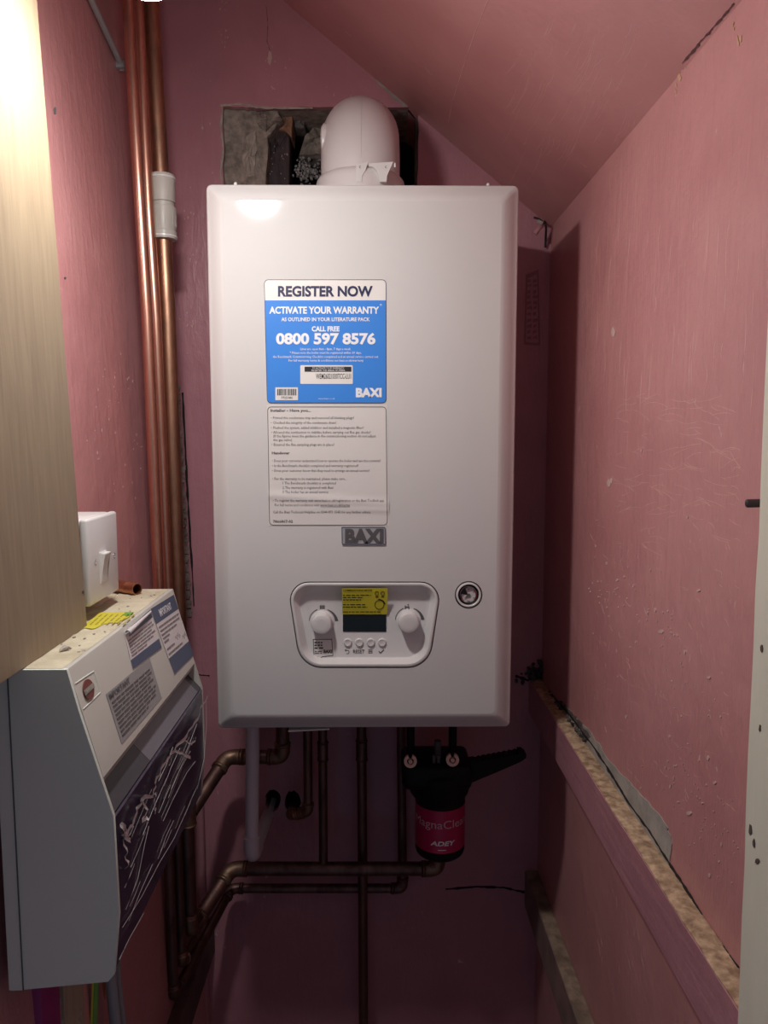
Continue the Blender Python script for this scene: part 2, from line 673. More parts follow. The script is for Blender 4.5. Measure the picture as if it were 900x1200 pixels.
slab_px('mortar', [(258, 122), (300, 124), (322, 128), (330, 140), (314, 160), (311, 240), (258, 240)], YB + .014, .03, M['mortar'], 1.0, 6, .0012)
slab_px('mortar', [(288, 160), (300, 152), (302, 175), (297, 205), (291, 207), (284, 188)], YB + .0125, .012, M['mortar_l'], .8, 4, .005)
slab_px('mortar', [(300, 132), (326, 131), (330, 143), (318, 148), (312, 156), (305, 150), (300, 142)], YB + .0135, .012, M['mortar'], .8, 4, .007)
slab_px('timber', [(311, 158), (318, 153), (322, 156), (326, 153), (337, 155), (340, 162), (339, 240), (310, 240)], YB + .045, .04, M['oldwood'], .5, 4, .003)
slab_px('brick', [(331, 133), (343, 131), (342, 162), (334, 154), (326, 153), (327, 143)], YB + .04, .05, M['brick'], .5, 3, .003)
slab_px('slate', [(343, 130), (400, 128), (398, 146), (372, 137), (352, 133)], YB + .05, .03, M['slate'], .8, 3, .006)
slab_px('stone', [(345, 133), (358, 138), (357, 152), (346, 150)], YB + .06, .03, M['slate'], .6, 3, .006)
slab_px('stone', [(356, 160), (370, 150), (392, 152), (392, 186), (350, 184)], YB + .09, .03, M['mortar'], .9, 4, .010)
slab_px('stone', [(352, 182), (395, 184), (396, 202), (372, 198), (352, 190)], YB + .07, .03, M['slate'], .9, 4, .008)
slab_px('slate', [(471, 128), (492, 126), (491, 135), (478, 133)], YB + .03, .03, M['mortar'], .6, 3, .004)
slab_px('mortar', [(486, 130), (493, 128), (493, 240), (487, 240)], YB + .02, .03, M['slate'], .8, 6, .003)
bm = B()
for i in range(26):
    x, y = random.uniform(313, 338), random.uniform(164, 214)
    rock(bm, at_y(x, y, YB + .0415), random.uniform(.0005, .0012), 1, .3)
fin('mortar_crumbs', bm, M['flake'], wall_back, smooth=0, kind='stuff')
bm = B()
for i in range(150):
    x, y = random.gauss(360, 8), random.gauss(199, 6.5)
    if not (343 < x < 378 and 184 < y < 222): continue
    rock(bm, at_y(x, y, YB + .055 + random.uniform(-.008, .01)), random.uniform(.0012, .0030), 1)
bm.verts.ensure_lookup_table()
fin('gravel', bm, M['gravel'], wall_back, smooth=0, kind='stuff')

# cracks along the ceiling joint and across the lower back wall
def jag_strip(pl, pts, w, off, n=5, amp=.8):
    bm = B()
    up, dn = [], []
    for a, b in zip(pts, pts[1:]):
        a, b = Vector(a), Vector(b)
        nv = Vector((-(b - a).y, (b - a).x)).normalized()
        for q in range(n):
            p = a.lerp(b, q / n)
            k = w * random.uniform(.35, 1.0)
            up.append(p + nv * k + Vector((random.uniform(-amp, amp), random.uniform(-amp, amp))) * .4)
            dn.append(p - nv * k)
    pts2 = [(p.x, p.y) for p in up] + [(p.x, p.y) for p in reversed(dn)]
    sheet(bm, pl, pts2, off, abs(off) * .9)
    return bm


fin('crack', jag_strip(BW, [(522, 1042), (560, 1039), (590, 1040), (612, 1045), (640, 1045)], 1.6, .0006, 8), M['dark'], wall_back, smooth=0)
fin('crack', jag_strip(BW, [(604, 792), (618, 797), (638, 792)], 2.2, .0006, 6), M['dark'], wall_back, smooth=0)
fin('crack', jag_strip(CP, [(452, 105), (468, 119), (480, 131), (492, 145), (503, 156)], 1.0, .0006, 6), M['dark'], ceiling, smooth=0)
fin('crack', jag_strip(CP, [(800, 74), (820, 50), (845, 22), (862, 2)], 1.6, .0006, 12, 3.0), mat('dark_groove', (.13, .055, .06), .8), ceiling, smooth=0)
fin('seam', jag_strip(CP, [(572, 0), (556, 40), (541, 85), (530, 120), (525, 148)], .45, .0005, 6, .5), M['scratch'], ceiling, smooth=0)
fin('filler', jag_strip(BW, [(440, 94), (462, 113), (478, 127)], 2.6, .0009, 6, 1.5), M['plaster'], wall_back, smooth=0)

for pts_ in ([(261, 126), (259, 150), (262, 175), (259, 200), (261, 232)], [(258, 124), (285, 122), (300, 126), (330, 127), (372, 127)]):
    fin('plaster_rim', jag_strip(BW, pts_, 1.5, .0012, 7, 1.6), M['mortar_l'], wall_back, smooth=0)
fin('crack', jag_strip(BW, [(312, 8), (314, 30), (313, 48), (317, 62)], .6, .0004, 7, 1.0), mat('faint_crack', (.24, .10, .12), .7), wall_back, smooth=0)
bm = B(); sheet(bm, BW, jag(circ2(316, 68, 2.2, 8, 9), .9, 1), .0007, .0006); fin('paint_chip', bm, M['flake'], wall_back, smooth=0)

# broken plaster edge in the left corner beside the pipes
bm = B()
for i in range(26):
    y = 455 + i * 10.5
    x = 208.5 + (y - 455) * .053 + random.uniform(-1, 1)
    k = random.uniform(2.0, 3.4)
    sheet(bm, BW, jag([(x - k, y - 5), (x + k, y - 4), (x + k * .8, y + 5), (x - k, y + 5)], .8, 2), random.uniform(.001, .004), .001)
fin('broken_plaster', bm, M['mortar'], wall_back, smooth=0)
fin('crack', jag_strip(BW, [(214, 460), (220, 580), (228, 720)], 1.7, .0008, 14, 1.5), M['dark'], wall_back, smooth=0)
fin('plaster_joint', jag_strip(BW, [(226, 789), (236, 791), (248, 792)], .9, .0006, 5), M['dark'], wall_back, smooth=0)

# old plate painted over, standing out of the back wall right of the boiler
bm = B()
fr = rect2(613.5, 318, 633.5, 405)
sheet(bm, BW, [(616, 322), (631, 316), (633, 405), (614, 404)], .0010, .001, holes=[[(618, 326), (629.5, 321), (631, 402), (616, 401)]])
y = 328
while y < 398:
    for x in (617.5, 624.5):
        w = random.uniform(3.5, 6)
        sheet(bm, BW, jag([(x, y), (x + w, y - 1), (x + w, y + 2.4), (x, y + 3.2)], .7, 1), random.uniform(.001, .0022), .001)
    y += random.uniform(5.0, 7.5)
fin('painted_plate', bm, mat('plate_relief_shade', (.33, .135, .16), .5), wall_back, smooth=0)  # wall paint darkened in colour so the relief reads as shaded

# grey bare plaster where the paint has come off above the upper batten, and chips of paint
bm = B()
sheet(bm, RW, jag([(640, 810), (668, 834), (686, 850), (702, 872), (716, 893), (728, 905), (742, 922), (764, 944), (781, 965), (788, 984), (785, 1014),
                   (774, 1004), (752, 970), (729, 938), (706, 903), (684, 872), (660, 842)], 1.6, 5), .0008, .0008)
fin('bare_plaster', bm, M['plaster'], wall_right, smooth=0)
fin('soot_smear', jag_strip(RW, [(655, 822), (668, 836), (680, 850), (692, 868)], 4.0, .0010, 7, 1.5), mat('grimy_plaster', (.17, .14, .13), .95, var=.6, vscale=60), wall_right, smooth=0)
fin('crack', jag_strip(RW, [(642, 810), (667, 836), (699, 879), (719, 910), (738, 942), (762, 974), (788, 1016), (808, 1047), (827, 1080), (848, 1109), (868, 1137)], 1.3, .0012, 9, 2), M['dark'], wall_right, smooth=0)
bm = B()
chips = [(719, 389, 2.2, 6), (714, 566, 2.0, 5), (717, 563, 1, 4), (806, 606, 1, 1.5), (752, 528, .8, 2.5), (698, 640, .9, 1.6), (711, 660, 1, 2),
         (723, 680, 1.6, 1.8), (768, 715, 1.1, 3), (759, 718, 1, 2), (819, 692, 2, 1.6), (775, 740, 3, 2.4), (831, 794, 2.6, 1.5), (803, 764, .9, 3),
         (785, 863, 1.5, 2), (830, 888, 1.6, 3), (838, 917, 2, 2), (823, 941, 1.5, 1), (808, 953, 3, 2.4), (734, 840, 1.2, 2), (700, 610, .7, 1.2),
         (780, 900, .8, 2.2), (786, 922, 1, 2), (790, 912, .8, 3), (832, 1026, 1.3, 2.4), (846, 990, 1, 3), (845, 840, 1, 1.4)]
for x, y, a, b in chips:
    sheet(bm, RW, jag(circ2(x, y, a, 6, b), .35, 1), .0007, .0006)
for i in range(150):
    x, y = random.choice([(775, 730), (800, 800), (830, 960), (845, 1000), (700, 690), (790, 915), (730, 700)])
    x += random.gauss(0, 20); y += random.gauss(0, 24)
    if x > 868 or x < 690 or y - 815 > 1.5 * (x - 650): continue
    sheet(bm, RW, jag(circ2(x, y, random.uniform(.35, .8), 5, random.uniform(.6, 1.6)), .25, 1), .0006, .0005)
fin('paint_chips', bm, M['flake'], wall_right, smooth=0, kind='stuff')
bm = B()
for x, y, a, b in [(797, 88, 4, 7), (793, 104, 2, 6), (803, 78, 3, 3), (866, 40, 3, 10), (860, 30, 2, 6), (700, 190, 1.5, 2)]:
    for q in range(3):
        sheet(bm, RW, jag(circ2(x + random.uniform(-a, a), y + random.uniform(-b, b), a * .45, 6, b * .4), .8, 1), .0006, .0005)
fin('paint_chips', bm, mat('yellowed_chip', (.62, .40, .25), .8), wall_right, smooth=0, kind='stuff')
bm = B()
for i in range(40):
    x, y = random.choice([(128, 490), (160, 525), (150, 570), (135, 455), (110, 540)])
    x += random.gauss(0, 10); y += random.gauss(0, 16)
    if 98 < x < 168:
        P = at_x(x, y, -.34); 
        pl = Plane((wall_lx(P.z), 0, P.z), (1, 0, .045))
        sheet(bm, pl, jag(circ2(x, y, random.uniform(.3, .65), 5, random.uniform(.6, 2.4)), .2, 1), .0003, .0003)
fin('paint_chips', bm, mat('dull_flake', (.58, .36, .34), .7), wall_left, smooth=0, kind='stuff')
bm = B()
for i in range(45):
    x, y = random.choice([(224, 240), (222, 260), (228, 300), (261, 6), (261, 38), (316, 70), (222, 380)])
    x += random.gauss(0, 4); y += random.gauss(0, 10)
    if 208 < x < 236 or y < 100:
        sheet(bm, BW, jag(circ2(x, y, random.uniform(.4, .9), 5, random.uniform(.6, 1.8)), .3, 1), .0006, .0005)
fin('paint_chips', bm, M['flake'], wall_back, smooth=0, kind='stuff')

def strokes(pl, items, m, parent, w=.28):
    bm = B()
    for (x0, y0), (x1, y1), bow in items:
        a, b = Vector((x0, y0)), Vector((x1, y1))
        nv = Vector((-(b - a).y, (b - a).x)).normalized()
        up, dn = [], []
        for q in range(7):
            f = q / 6
            p = a.lerp(b, f) + nv * (bow * 4 * f * (1 - f) + random.uniform(-.2, .2))
            k = w * random.uniform(.3, 1.0) * (1 if 0 < q < 6 else .2)
            up.append(p + nv * k); dn.append(p - nv * k)
        sheet(bm, pl, [(p.x, p.y) for p in up] + [(p.x, p.y) for p in reversed(dn)], .00012, .0001)
    fin('scratches', bm, m, parent, smooth=0, kind='stuff')


it = []
rn = random.Random(5)
for k in range(34):                                    # long upright brush marks
    x, y = rn.uniform(700, 885), rn.uniform(230, 430); L_ = rn.uniform(20, 90)
    it.append(((x, y), (x - L_ * .06, y + L_), rn.uniform(-2, 2)))
for k in range(110):                                    # curved wiping marks
    x, y = rn.uniform(715, 860), rn.uniform(462, 640); L_ = rn.uniform(8, 34); a_ = rn.uniform(-.5, .7)
    it.append(((x, y), (min(868, x + L_ * math.cos(a_)), y + L_ * math.sin(a_)), rn.uniform(-4, 4)))
for k in range(120):
    x, y = rn.uniform(690, 862), rn.uniform(610, 960); L_ = rn.uniform(2, 14); a_ = rn.uniform(.2, 1.8)
    if y - 800 < 1.4 * (x - 660): it.append(((x, y), (x + L_ * math.cos(a_), y + L_ * math.sin(a_)), rn.uniform(-1.5, 1.5)))
for k in range(14):
    x, y = rn.uniform(700, 760), rn.uniform(1040, 1150); L_ = rn.uniform(6, 22)
    it.append(((x, y), (x + rn.uniform(-2, 4), y + L_), rn.uniform(-1, 1)))
strokes(RW, it, M['scratch'], wall_right)
it = []
for k in range(70):                                    # arcs of the brush on the ceiling
    x, y = rn.uniform(600, 760), rn.uniform(15, 170); L_ = rn.uniform(10, 60)
    it.append(((x, y), (x - L_ * .45, y + L_), rn.uniform(-5, -1)))
for x, y in ((497, 78), (500, 82), (404, 36), (680, 190)):
    it.append(((x, y), (x + 8, y + 6), .5))
strokes(CP, it, M['scratch'], ceiling, .22)

# timber battens on the right wall: pink face, bare top
def batten(name, x_in, zt, zb, y0, y1, label, mface, mtop):
    bm = B()
    n = 26
    loops = []
    for i in range(n + 1):
        y = y0 + (y1 - y0) * i / n
        j = lambda a: random.uniform(-a, a)
        loops.append([Vector((XR, y, zb)), Vector((x_in, y, zb + j(.0004))), Vector((x_in, y, zt + j(.0006))), Vector((XR, y, zt))])
    loft(bm, loops, cap0=True, cap1=True)
    t = fin(name, bm, mface, smooth=0)
    tag(t, label, kind='structure')
    bm = B()
    lo = []
    for i in range(n * 2 + 1):
        y = y0 + (y1 - y0) * i / (n * 2)
        e = random.uniform(.0002, .0016)
        lo.append([Vector((XR - .0004, y, zt + .0016)), Vector((x_in + .010, y, zt + random.uniform(.0010, .0034))), Vector((x_in + e, y, zt + .0012)), Vector((x_in + e, y, zt - .0002)), Vector((XR - .0004, y, zt - .0002))])
    loft(bm, lo, cap0=True, cap1=True)
    fin('bare_top', bm, mtop, t, smooth=0, label='broken bare timber edge')
    return t


batten('trim_1', .2605, CZ - .4125, CZ - .468, .4765, YB, 'upper pink painted timber batten with a broken bare top edge on right wall', M['pinktrim'], M['bare'])
batten('trim_2', .2600, CZ - .756, CZ - .818, .4765, YB, 'lower timber batten on right wall near the bottom of photo', mat('grimy_pink', (.30, .20, .18), .6, var=.4), mat('grimy_timber', (.34, .25, .18), .85, var=.5, vscale=40, bmp=.5))
bm = B(); box(bm, (wall_lx(.7) - .01, .62, CZ - .90), (wall_lx(.7) + .020, YB, CZ - .84), .002)
o = fin('trim_3', bm, mat('grimy_dark', (.14, .085, .08), .8, var=.5), smooth=0); tag(o, 'grimy timber batten low on the left wall', kind='structure')

# cream timber jamb at the right edge
bm = B()
lo = []
for i in range(61):
    z = CZ - 1.5 + i * .036
    yf = .4745 + .011 * (z - CZ) + random.uniform(-.0011, .0011)
    lo.append([Vector((.2385, .22, z)), Vector((.2385, yf - .0015, z)), Vector((.2400, yf, z)), Vector((.262, yf + .0004, z)), Vector((XR - .0003, yf, z)), Vector((XR - .0003, .22, z))])
loft(bm, lo, cap0=True, cap1=True)
jamb = fin('door_frame', bm, M['jamb'], smooth=0)
tag(jamb, 'cream painted timber door jamb down the right edge', kind='structure')
bm = B()
JP = Plane((.2385, 0, 0), (-1, 0, 0))
for x, y, a, b in [(893, 760, 1.6, 5), (891, 853, 1.0, 4), (880, 972, 2, 6), (884, 988, 1.5, 5), (888, 1009, 2.4, 3)]:
    sheet(bm, JP, jag(circ2(x, y, a, 7, b), .5, 1), .0005, .0004)
fin('paint_chips', bm, mat('dark_chip', (.10, .07, .06), .8), jamb, smooth=0, kind='stuff')

# plywood board at the left edge
bm = B()
xl = lambda z: -.2837 - .040 * (z - (CZ - .187))
lo = []
for i in range(21):
    z = CZ - .1865 + i * .05
    j = random.uniform(-.0005, .0005)
    lo.append([Vector((xl(z), .22, z)), Vector((xl(z), .7433 + j, z)), Vector((xl(z) - .018, .7433 + j, z)), Vector((xl(z) - .018, .22, z))])
loft(bm, lo, cap0=True, cap1=True)
board = fin('plywood_board', bm, M['ply'], loc=(-.29, .48, CZ - .1865), smooth=0)
tag(board, 'upright unpainted plywood board at the left edge standing on the fuse box', 'board')
PB = Plane((xl(CZ), .5, CZ), (1, 0, .040))
for x, y, a, b in [(64, 130, 1.6, 5), (76, 326, 1.2, 1.6), (97, 694, 1, 1.8)]:
    bm = B(); sheet(bm, PB, jag(circ2(x, y, a, 7, b), .4, 1), .0004, .0003)
    fin('nail_hole', bm, M['metal_d'], board, smooth=0)

# ------------------------------------------------------------------ boiler
BX0, BX1, BZ0, BZ1 = -.2113, .1806, CZ - .390, CZ + .3118
boiler = thing('wall_boiler', (-.0153, 1.12, BZ0), 'white wall hung gas boiler with blue sticker and control panel', 'boiler')
FP = Plane((0, YF, 0), (0, -1, 0))


def rr(ins, r, n=5):
    x0, x1, z0, z1 = BX0 + ins, BX1 - ins, BZ0 + ins, BZ1 - ins
    out = []
    for cx, cz, a in ((x1 - r, z1 - r, 0), (x0 + r, z1 - r, 90), (x0 + r, z0 + r, 180), (x1 - r, z0 + r, 270)):
        for k in range(n + 1):
            t = math.radians(a + 90 * k / n)
            out.append((cx + r * math.cos(t), cz + r * math.sin(t)))
    return out


bm = B()
steps = [(1.262, 0, .007), (.9990, 0, .007), (.9965, .0006, .007), (.9948, .0020, .006), (.9938, .0042, .005), (.9905, .008, .005), (.9866, .0135, .005), (.9836, .0185, .005), (.9824, .0215, .006), (YF, .024, .007)]
Ls = loft(bm, [[Vector((x, y, z)) for x, z in rr(i, r)] for y, i, r in steps], cap0=True)
# flat front with the cut-outs for the control panel and the gauge
pan = rpoly([(336, 681.5), (518.5, 681.5), (503, 783), (351.5, 783)], [22, 22, 30, 30], 8)
gau = circ2(549.2, 697.2, 16.2, 40)
inner = [Vector(v.co) for v in Ls[-1]]
bm2 = B()
fl = [inner, [FP.pt(x, y) for x, y in pan], [FP.pt(x, y) for x, y in gau]]
flat = [p for q in fl for p in q]
fv = [bm2.verts.new(p) for p in flat]
for t in tessellate_polygon(fl):
    bm2.faces.new([fv[i] for i in t])
oo = len(inner)
for q in fl[1:]:                              # the cut edges turn inwards
    k = len(q)
    bv = [bm2.verts.new(p + Vector((0, .006, 0))) for p in q]
    for i in range(k):
        bm2.faces.new((fv[oo + i], fv[oo + (i + 1) % k], bv[(i + 1) % k], bv[i]))
    oo += k
tmp = bpy.data.meshes.new('t'); bm2.to_mesh(tmp); bm2.free(); bm.from_mesh(tmp); bpy.data.meshes.remove(tmp)
fin('casing', bm, M['enamel'], boiler, smooth=18)
for x in (276, 572):
    bm = B(); p = at_y(x, 213, 1.004); p.z = BZ1
    lathe(bm, p, (0, 0, 1), [(-.002, .0022), (.003, .0022), (.0045, .0016), (.005, .0005)], 12)
    fin('screw', bm, M['plastic'], boiler)
bm = B()
pa, pb = at_y(338, 861, .999), at_y(386, 858, .999)
box(bm, (pa.x, .997, BZ0 - .0045), (pb.x, 1.06, BZ0 - .0032), rot=Matrix.Rotation(-.05, 3, 'Y'))
fin('bottom_flap', bm, M['paper'], boiler, smooth=0)

# control panel
bm = B()
c_o = [(336, 681.5), (518.5, 681.5), (503, 783), (351.5, 783)]


def pinset(i, j=0):
    c = [(336 + i, 681.5 + i), (518.5 - i, 681.5 + i), (503 - i * .9, 783 - i), (351.5 + i * .9, 783 - i)]
    return rpoly(c, [max(4, 22 - i * .8), max(4, 22 - i * .8), max(4, 30 - i * .8), max(4, 30 - i * .8)], 8)


lp = []
for i, y in ((1.2, .990), (1.2, .9825), (1.9, .9808), (3.0, .9803), (4.6, .9806), (5.6, .9818), (11.0, .9905), (12.5, .9926), (14.0, .9932)):
    pl = Plane((0, y, 0), (0, -1, 0))
    ip = pinset(i)
    lp.append([pl.pt(a, b) for a, b in ip])
loft(bm, lp, cap1=True)
cpanel = fin('control_panel', bm, M['panel_pl'], boiler, smooth=30)
FL = Plane((0, .9932, 0), (0, -1, 0))
bm = B()
sheet(bm, FP, pinset(-.2), -.0055, .0008, holes=[pinset(3.0)])
fin('panel_gap', bm, M['dark'], boiler, smooth=0)

bm = B(); sheet(bm, FL, rpoly(rect2(401.8, 716, 452.6, 740), .8, 2), .0008, .0012); fin('display', bm, M['glass'], cpanel, smooth=0)
btn = None
for x in (407.5, 421.0, 434.4, 447.7):
    c = FL.pt(x, 752.6)
    if btn is None:
        bm = B()
        lathe(bm, c + Vector((0, .001, 0)), (0, -1, 0), [(0, .0056), (.0018, .0055), (.0030, .0050), (.0034, .0044), (.0030, .0034), (.0028, .0002)], 24)
        btn = fin('button', bm, M['panel_pl'], cpanel)
        b0 = c
    else:
        q = btn.copy(); COL.objects.link(q); q.parent = cpanel; q.location = btn.location + (c - b0)
# print on the panel
def mark(name, polys):
    bm = B()
    for p_ in polys: sheet(bm, FL, p_, .0003, .0002)
    return fin(name, bm, M['grey_ink'], cpanel, smooth=0)


for cx, cy in ((377.6, 728.6), (478.6, 727.2)):
    mark('dial_arc', [ring2(cx, cy, 14.9, lambda f: 15.6 + f * .3, 176, 112, 14)])
    mark('dial_arc', [ring2(cx, cy, 14.9, lambda f: 15.7 + f * 3.2, 67, 3, 14)])
mark('radiator_symbol', [rect2(374.9 + k * 1.5, 709.2, 375.9 + k * 1.5, 713.8) for k in range(4)] + [rect2(374.6, 710.4, 380.8, 711.0), rect2(374.6, 712.2, 380.8, 712.8)])
mark('tap_symbol', [circ2(478.3, 708.7, .9, 10), [(474.3, 709.6), (475.6, 709.6), (475.6, 710.8), (477.4, 710.6), (479.2, 710.2), (479.8, 711.2), (479.8, 714), (478.5, 714), (478.5, 712.2), (475.6, 712.6), (475.6, 714), (474.3, 714)]])
bm = B(); text(bm, FL, 'RESET', 413.8, 427.2, 761.2, 765.4, .01, off=.0005); fin('lettering', bm, M['grey_ink'], cpanel, smooth=0)
mark('menu_symbol', [rect2(431.6, 761.2 + k * 1.7, 436.4, 762.0 + k * 1.7) for k in range(3)])
mark('tick_symbol', [[(443.4, 763.6), (444.4, 762.8), (445.9, 764.4), (449.4, 760.8), (450.2, 761.6), (445.9, 766.2)]])
mark('return_symbol', [ring2(407.0, 764.0, 1.7, 2.4, -120, 90, 12), rect2(405.0, 761.6, 407.2, 762.3), [(403.9, 762.0), (405.6, 760.4), (405.6, 763.6)]])

knob = None
for cx, cy in ((377.6, 728.6), (478.6, 727.2)):
    c = FL.pt(cx, cy)
    if knob is None:
        bm = B()
        lathe(bm, c + Vector((0, .001, 0)), (0, -1, 0), [(0, .0152), (.002, .0152), (.0025, .0146), (.0026, .0136), (.0150, .0131), (.0172, .0124), (.0178, .0112), (.0180, .0060), (.0180, .0002)], 48)
        knob = fin('knob', bm, M['panel_pl'], boiler); k0 = c
    else:
        q = knob.copy(); COL.objects.link(q); q.parent = boiler; q.location = knob.location + (c - k0)

# yellow commissioning sticker
YP = Plane(FL.pt(427, 720.5, .0016), (0, -1, -.30))
bm = B(); sheet(bm, YP, rpoly([(400.6, 689.5), (454.3, 689.5), (454, 720), (401.2, 720)], [.5, .5, 2, .5], 3), .0002, .0003)
ys = fin('yellow_sticker', bm, M['yellow'], boiler, smooth=0, label='yellow instruction sticker above the display')
bm = B()
text(bm, YP, 'COMMISSIONING MODE', 402, 436, 690.6, 692.6, .02)
for x1, y in ((434.5, 697.3), (424.5, 699.9), (423, 702.8), (428, 708.3), (430.5, 711.3), (446, 716.8)):
    wordbar(bm, YP, 402, x1, y, 1.15)
for q in (ring2(441.6, 695.2, 1.9, 2.4, 0, 359, 20), ring2(448.4, 695.2, 1.9, 2.4, 0, 359, 20), ring2(444.6, 708.4, 5.0, 5.6, 0, 359, 28), ring2(444.6, 708.4, 5.2, lambda f: 6.2 + f * .9, 84, 5, 12)):
    sheet(bm, YP, q, .0006, .0002)
sheet(bm, YP, rect2(440, 698.6, 443.4, 699.8), .0006, .0002); sheet(bm, YP, rect2(446.8, 698.6, 450, 699.6), .0006, .0002); sheet(bm, YP, rect2(443.4, 701.8, 446, 703.2), .0006, .0002)
fin('lettering', bm, M['black_ink'], ys, smooth=0)

# speech-bubble sticker
bm = B(); sheet(bm, FL, [(366, 747.5), (391, 748), (393, 770.5), (369, 772.5)], .0011, .0003)
hs = fin('help_sticker', bm, M['paper'], boiler, smooth=0, label='small speech bubble sticker on panel')
bm = B()
bub = [(366.8, 748.6), (389.2, 748.6), (390.6, 768.2), (378, 769.6), (374.2, 772.4), (372.4, 770), (367.8, 769.4)]
bin_ = [(367.5, 749.3), (388.6, 749.3), (389.9, 767.6), (377.8, 768.9), (374.3, 771.4), (372.8, 769.3), (368.4, 768.7)]
sheet(bm, FL, bub, .0014, .0002, holes=[bin_])
for y, x1 in ((752.6, 378), (755.8, 378), (759.0, 378.8)):
    wordbar(bm, FL, 368.6, x1, y, 1.5, .0016)
for y in (763, 765.2):
    wordbar(bm, FL, 369, 377.2, y, .8, .0016)
text(bm, FL, 'BAXI', 379.4, 389.0, 761.2, 764.8, .03, off=.0016)
fin('lettering', bm, M['black_ink'], hs, smooth=0)

# pressure gauge
GP = lambda d: Plane((0, YF + d, 0), (0, -1, 0))
gx, gy = 549.2, 697.2
bm = B()
gc = FP.pt(gx, gy)
px = .982 / 900.0 * 1.0
lathe(bm, gc + Vector((0, .010, 0)), (0, -1, 0), [(0, 15.0 * px), (.0095, 15.0 * px), (.0112, 14.4 * px), (.0114, 13.2 * px), (.0108, 12.6 * px), (.0060, 12.3 * px), (.0040, 12.2 * px)], 48, cap=False)
gauge = fin('pressure_gauge', bm, M['plastic'], boiler, smooth=40)
bm = B(); sheet(bm, GP(.006), circ2(gx, gy, 17.5, 40), 0, .001); fin('gauge_gap', bm, M['dark'], gauge, smooth=0)
bm = B(); lathe(bm, gc + Vector((0, .008, 0)), (0, -1, 0), [(0, 12.2 * px), (.0062, 12.2 * px), (.0070, 11.4 * px), (.0062, 10.4 * px), (.0030, 10.0 * px)], 40, cap=False)
fin('inner_ring', bm, M['black'], gauge, smooth=40)
bm = B(); sheet(bm, GP(.0045), circ2(gx, gy, 10.4, 36), 0, .001); fin('dial_face', bm, M['dial'], gauge, smooth=0)
bm = B()
g2 = GP(.0045)
sheet(bm, g2, [(gx - .6, gy)] + [(gx + 9.2 * math.cos(math.radians(a)), gy - 9.2 * math.sin(math.radians(a))) for a in range(118, 176, 6)], .0004, .0002)
sheet(bm, g2, ring2(gx, gy, 8.6, 9.6, 200, 100, 16), .0005, .0002)
text(bm, g2, 'bar', gx - 1.8, gx + 1.8, gy + 6.2, gy + 8.2, .02, off=.0006)
for a in (90, 30, -30):
    sheet(bm, g2, circ2(gx + 6.8 * math.cos(math.radians(a)), gy - 6.8 * math.sin(math.radians(a)), .6, 8), .0005, .0002)
fin('dial_print', bm, M['black_ink'], gauge, smooth=0)
bm = B(); sheet(bm, g2, ring2(gx, gy, 8.0, 9.3, 45, -40, 16), .0006, .0002); sheet(bm, g2, ring2(gx, gy, 8.2, 9.2, 200, 226, 8), .0006, .0002); fin('red_arc', bm, M['red'], gauge, smooth=0)
bm = B()
sheet(bm, g2, [(gx + 1.8, gy - 1.5), (gx + .6, gy + 1.0), (gx - 5.8, gy + 4.4), (gx - .9, gy - .9)], .0012, .0004)
sheet(bm, g2, circ2(gx, gy, 1.8, 14), .0015, .0006)
fin('needle', bm, M['grey_ink'], gauge, smooth=0)

# --- blue registration sticker
bm = B(); sheet(bm, FP, rpoly([(309, 327.2), (453, 327.2), (453.2, 473), (312.6, 473)], 5, 5), .0002, .0002)
rs = fin('registration_sticker', bm, M['paper'], boiler, smooth=0, label='white and bright blue rectangular sticker')
A_ = [(309.3, 327.5), (452.7, 327.5), (452.9, 472.7), (312.9, 472.7)]
bm = B()
sheet(bm, FP, rpoly(A_, 5, 5), .0004, .0002, holes=[rpoly([(310.0, 328.2), (452.0, 328.2), (452.2, 472.0), (313.6, 472.0)], 4.5, 5)])
fin('border', bm, M['navy_ink'], rs, smooth=0)
bm = B(); sheet(bm, FP, rpoly([(310.6, 352), (452.0, 352), (452.2, 471.9), (313.7, 471.9)], [0, 0, 4.5, 4.5], 5), .0004, .0002); fin('blue_panel', bm, M['blue'], rs, smooth=0)
bm = B(); text(bm, FP, 'REGISTER NOW', 325.8, 436.6, 335.8, 347.0, .036, 4, off=.0006); fin('lettering', bm, M['navy_ink'], rs, smooth=0)
bm = B()
T = lambda *a, **k: text(bm, FP, *a, **k)
T('ACTIVATE YOUR WARRANTY', 315.6, 444.2, 359.8, 367.4, .034, 3)
T('*', 444.9, 447.6, 356.6, 362.6, .02, 2)
T('AS OUTLINED IN YOUR LITERATURE PACK', 329.8, 433.4, 372.3, 376.4, .022, 2)
T('CALL FREE', 365.4, 398, 382.8, 388.2, .04, 3)
T('0800 597 8576', 323.6, 440, 391.2, 402.9, .040, 4)
T('Lines are open 8am - 8pm, 7 days a week.', 352, 411.5, 407.6, 410.3, .004, 1)
T('* Please note the boiler must be registered within 30 days,', 339.7, 423.8, 412.0, 414.7, .004, 1)
T('the Benchmark Commissioning Checklist completed and an annual service carried out.', 320, 443.8, 416.7, 419.4, .004, 1)
T('For full warranty terms & conditions see baxi.co.uk/warranty', 338.3, 426, 421.1, 423.8, .004, 1)
fin('lettering', bm, M['white_ink'], rs, smooth=0)
bm = B()
T('BAXI', 417, 447.2, 455.4, 464.9, .055, 3)
fin('lettering', bm, M['white_ink'], rs, smooth=0)
bm = B()
T('www.baxi.co.uk', 373, 392.5, 466.2, 468.0, 0, 1)
fin('lettering', bm, M['white_ink'], rs, smooth=0)
bm = B(); sheet(bm, FP, rpoly(rect2(352, 428, 413.4, 450), 1.2, 3), .0008, .0003); fin('serial_label', bm, M['paper'], rs, smooth=0)
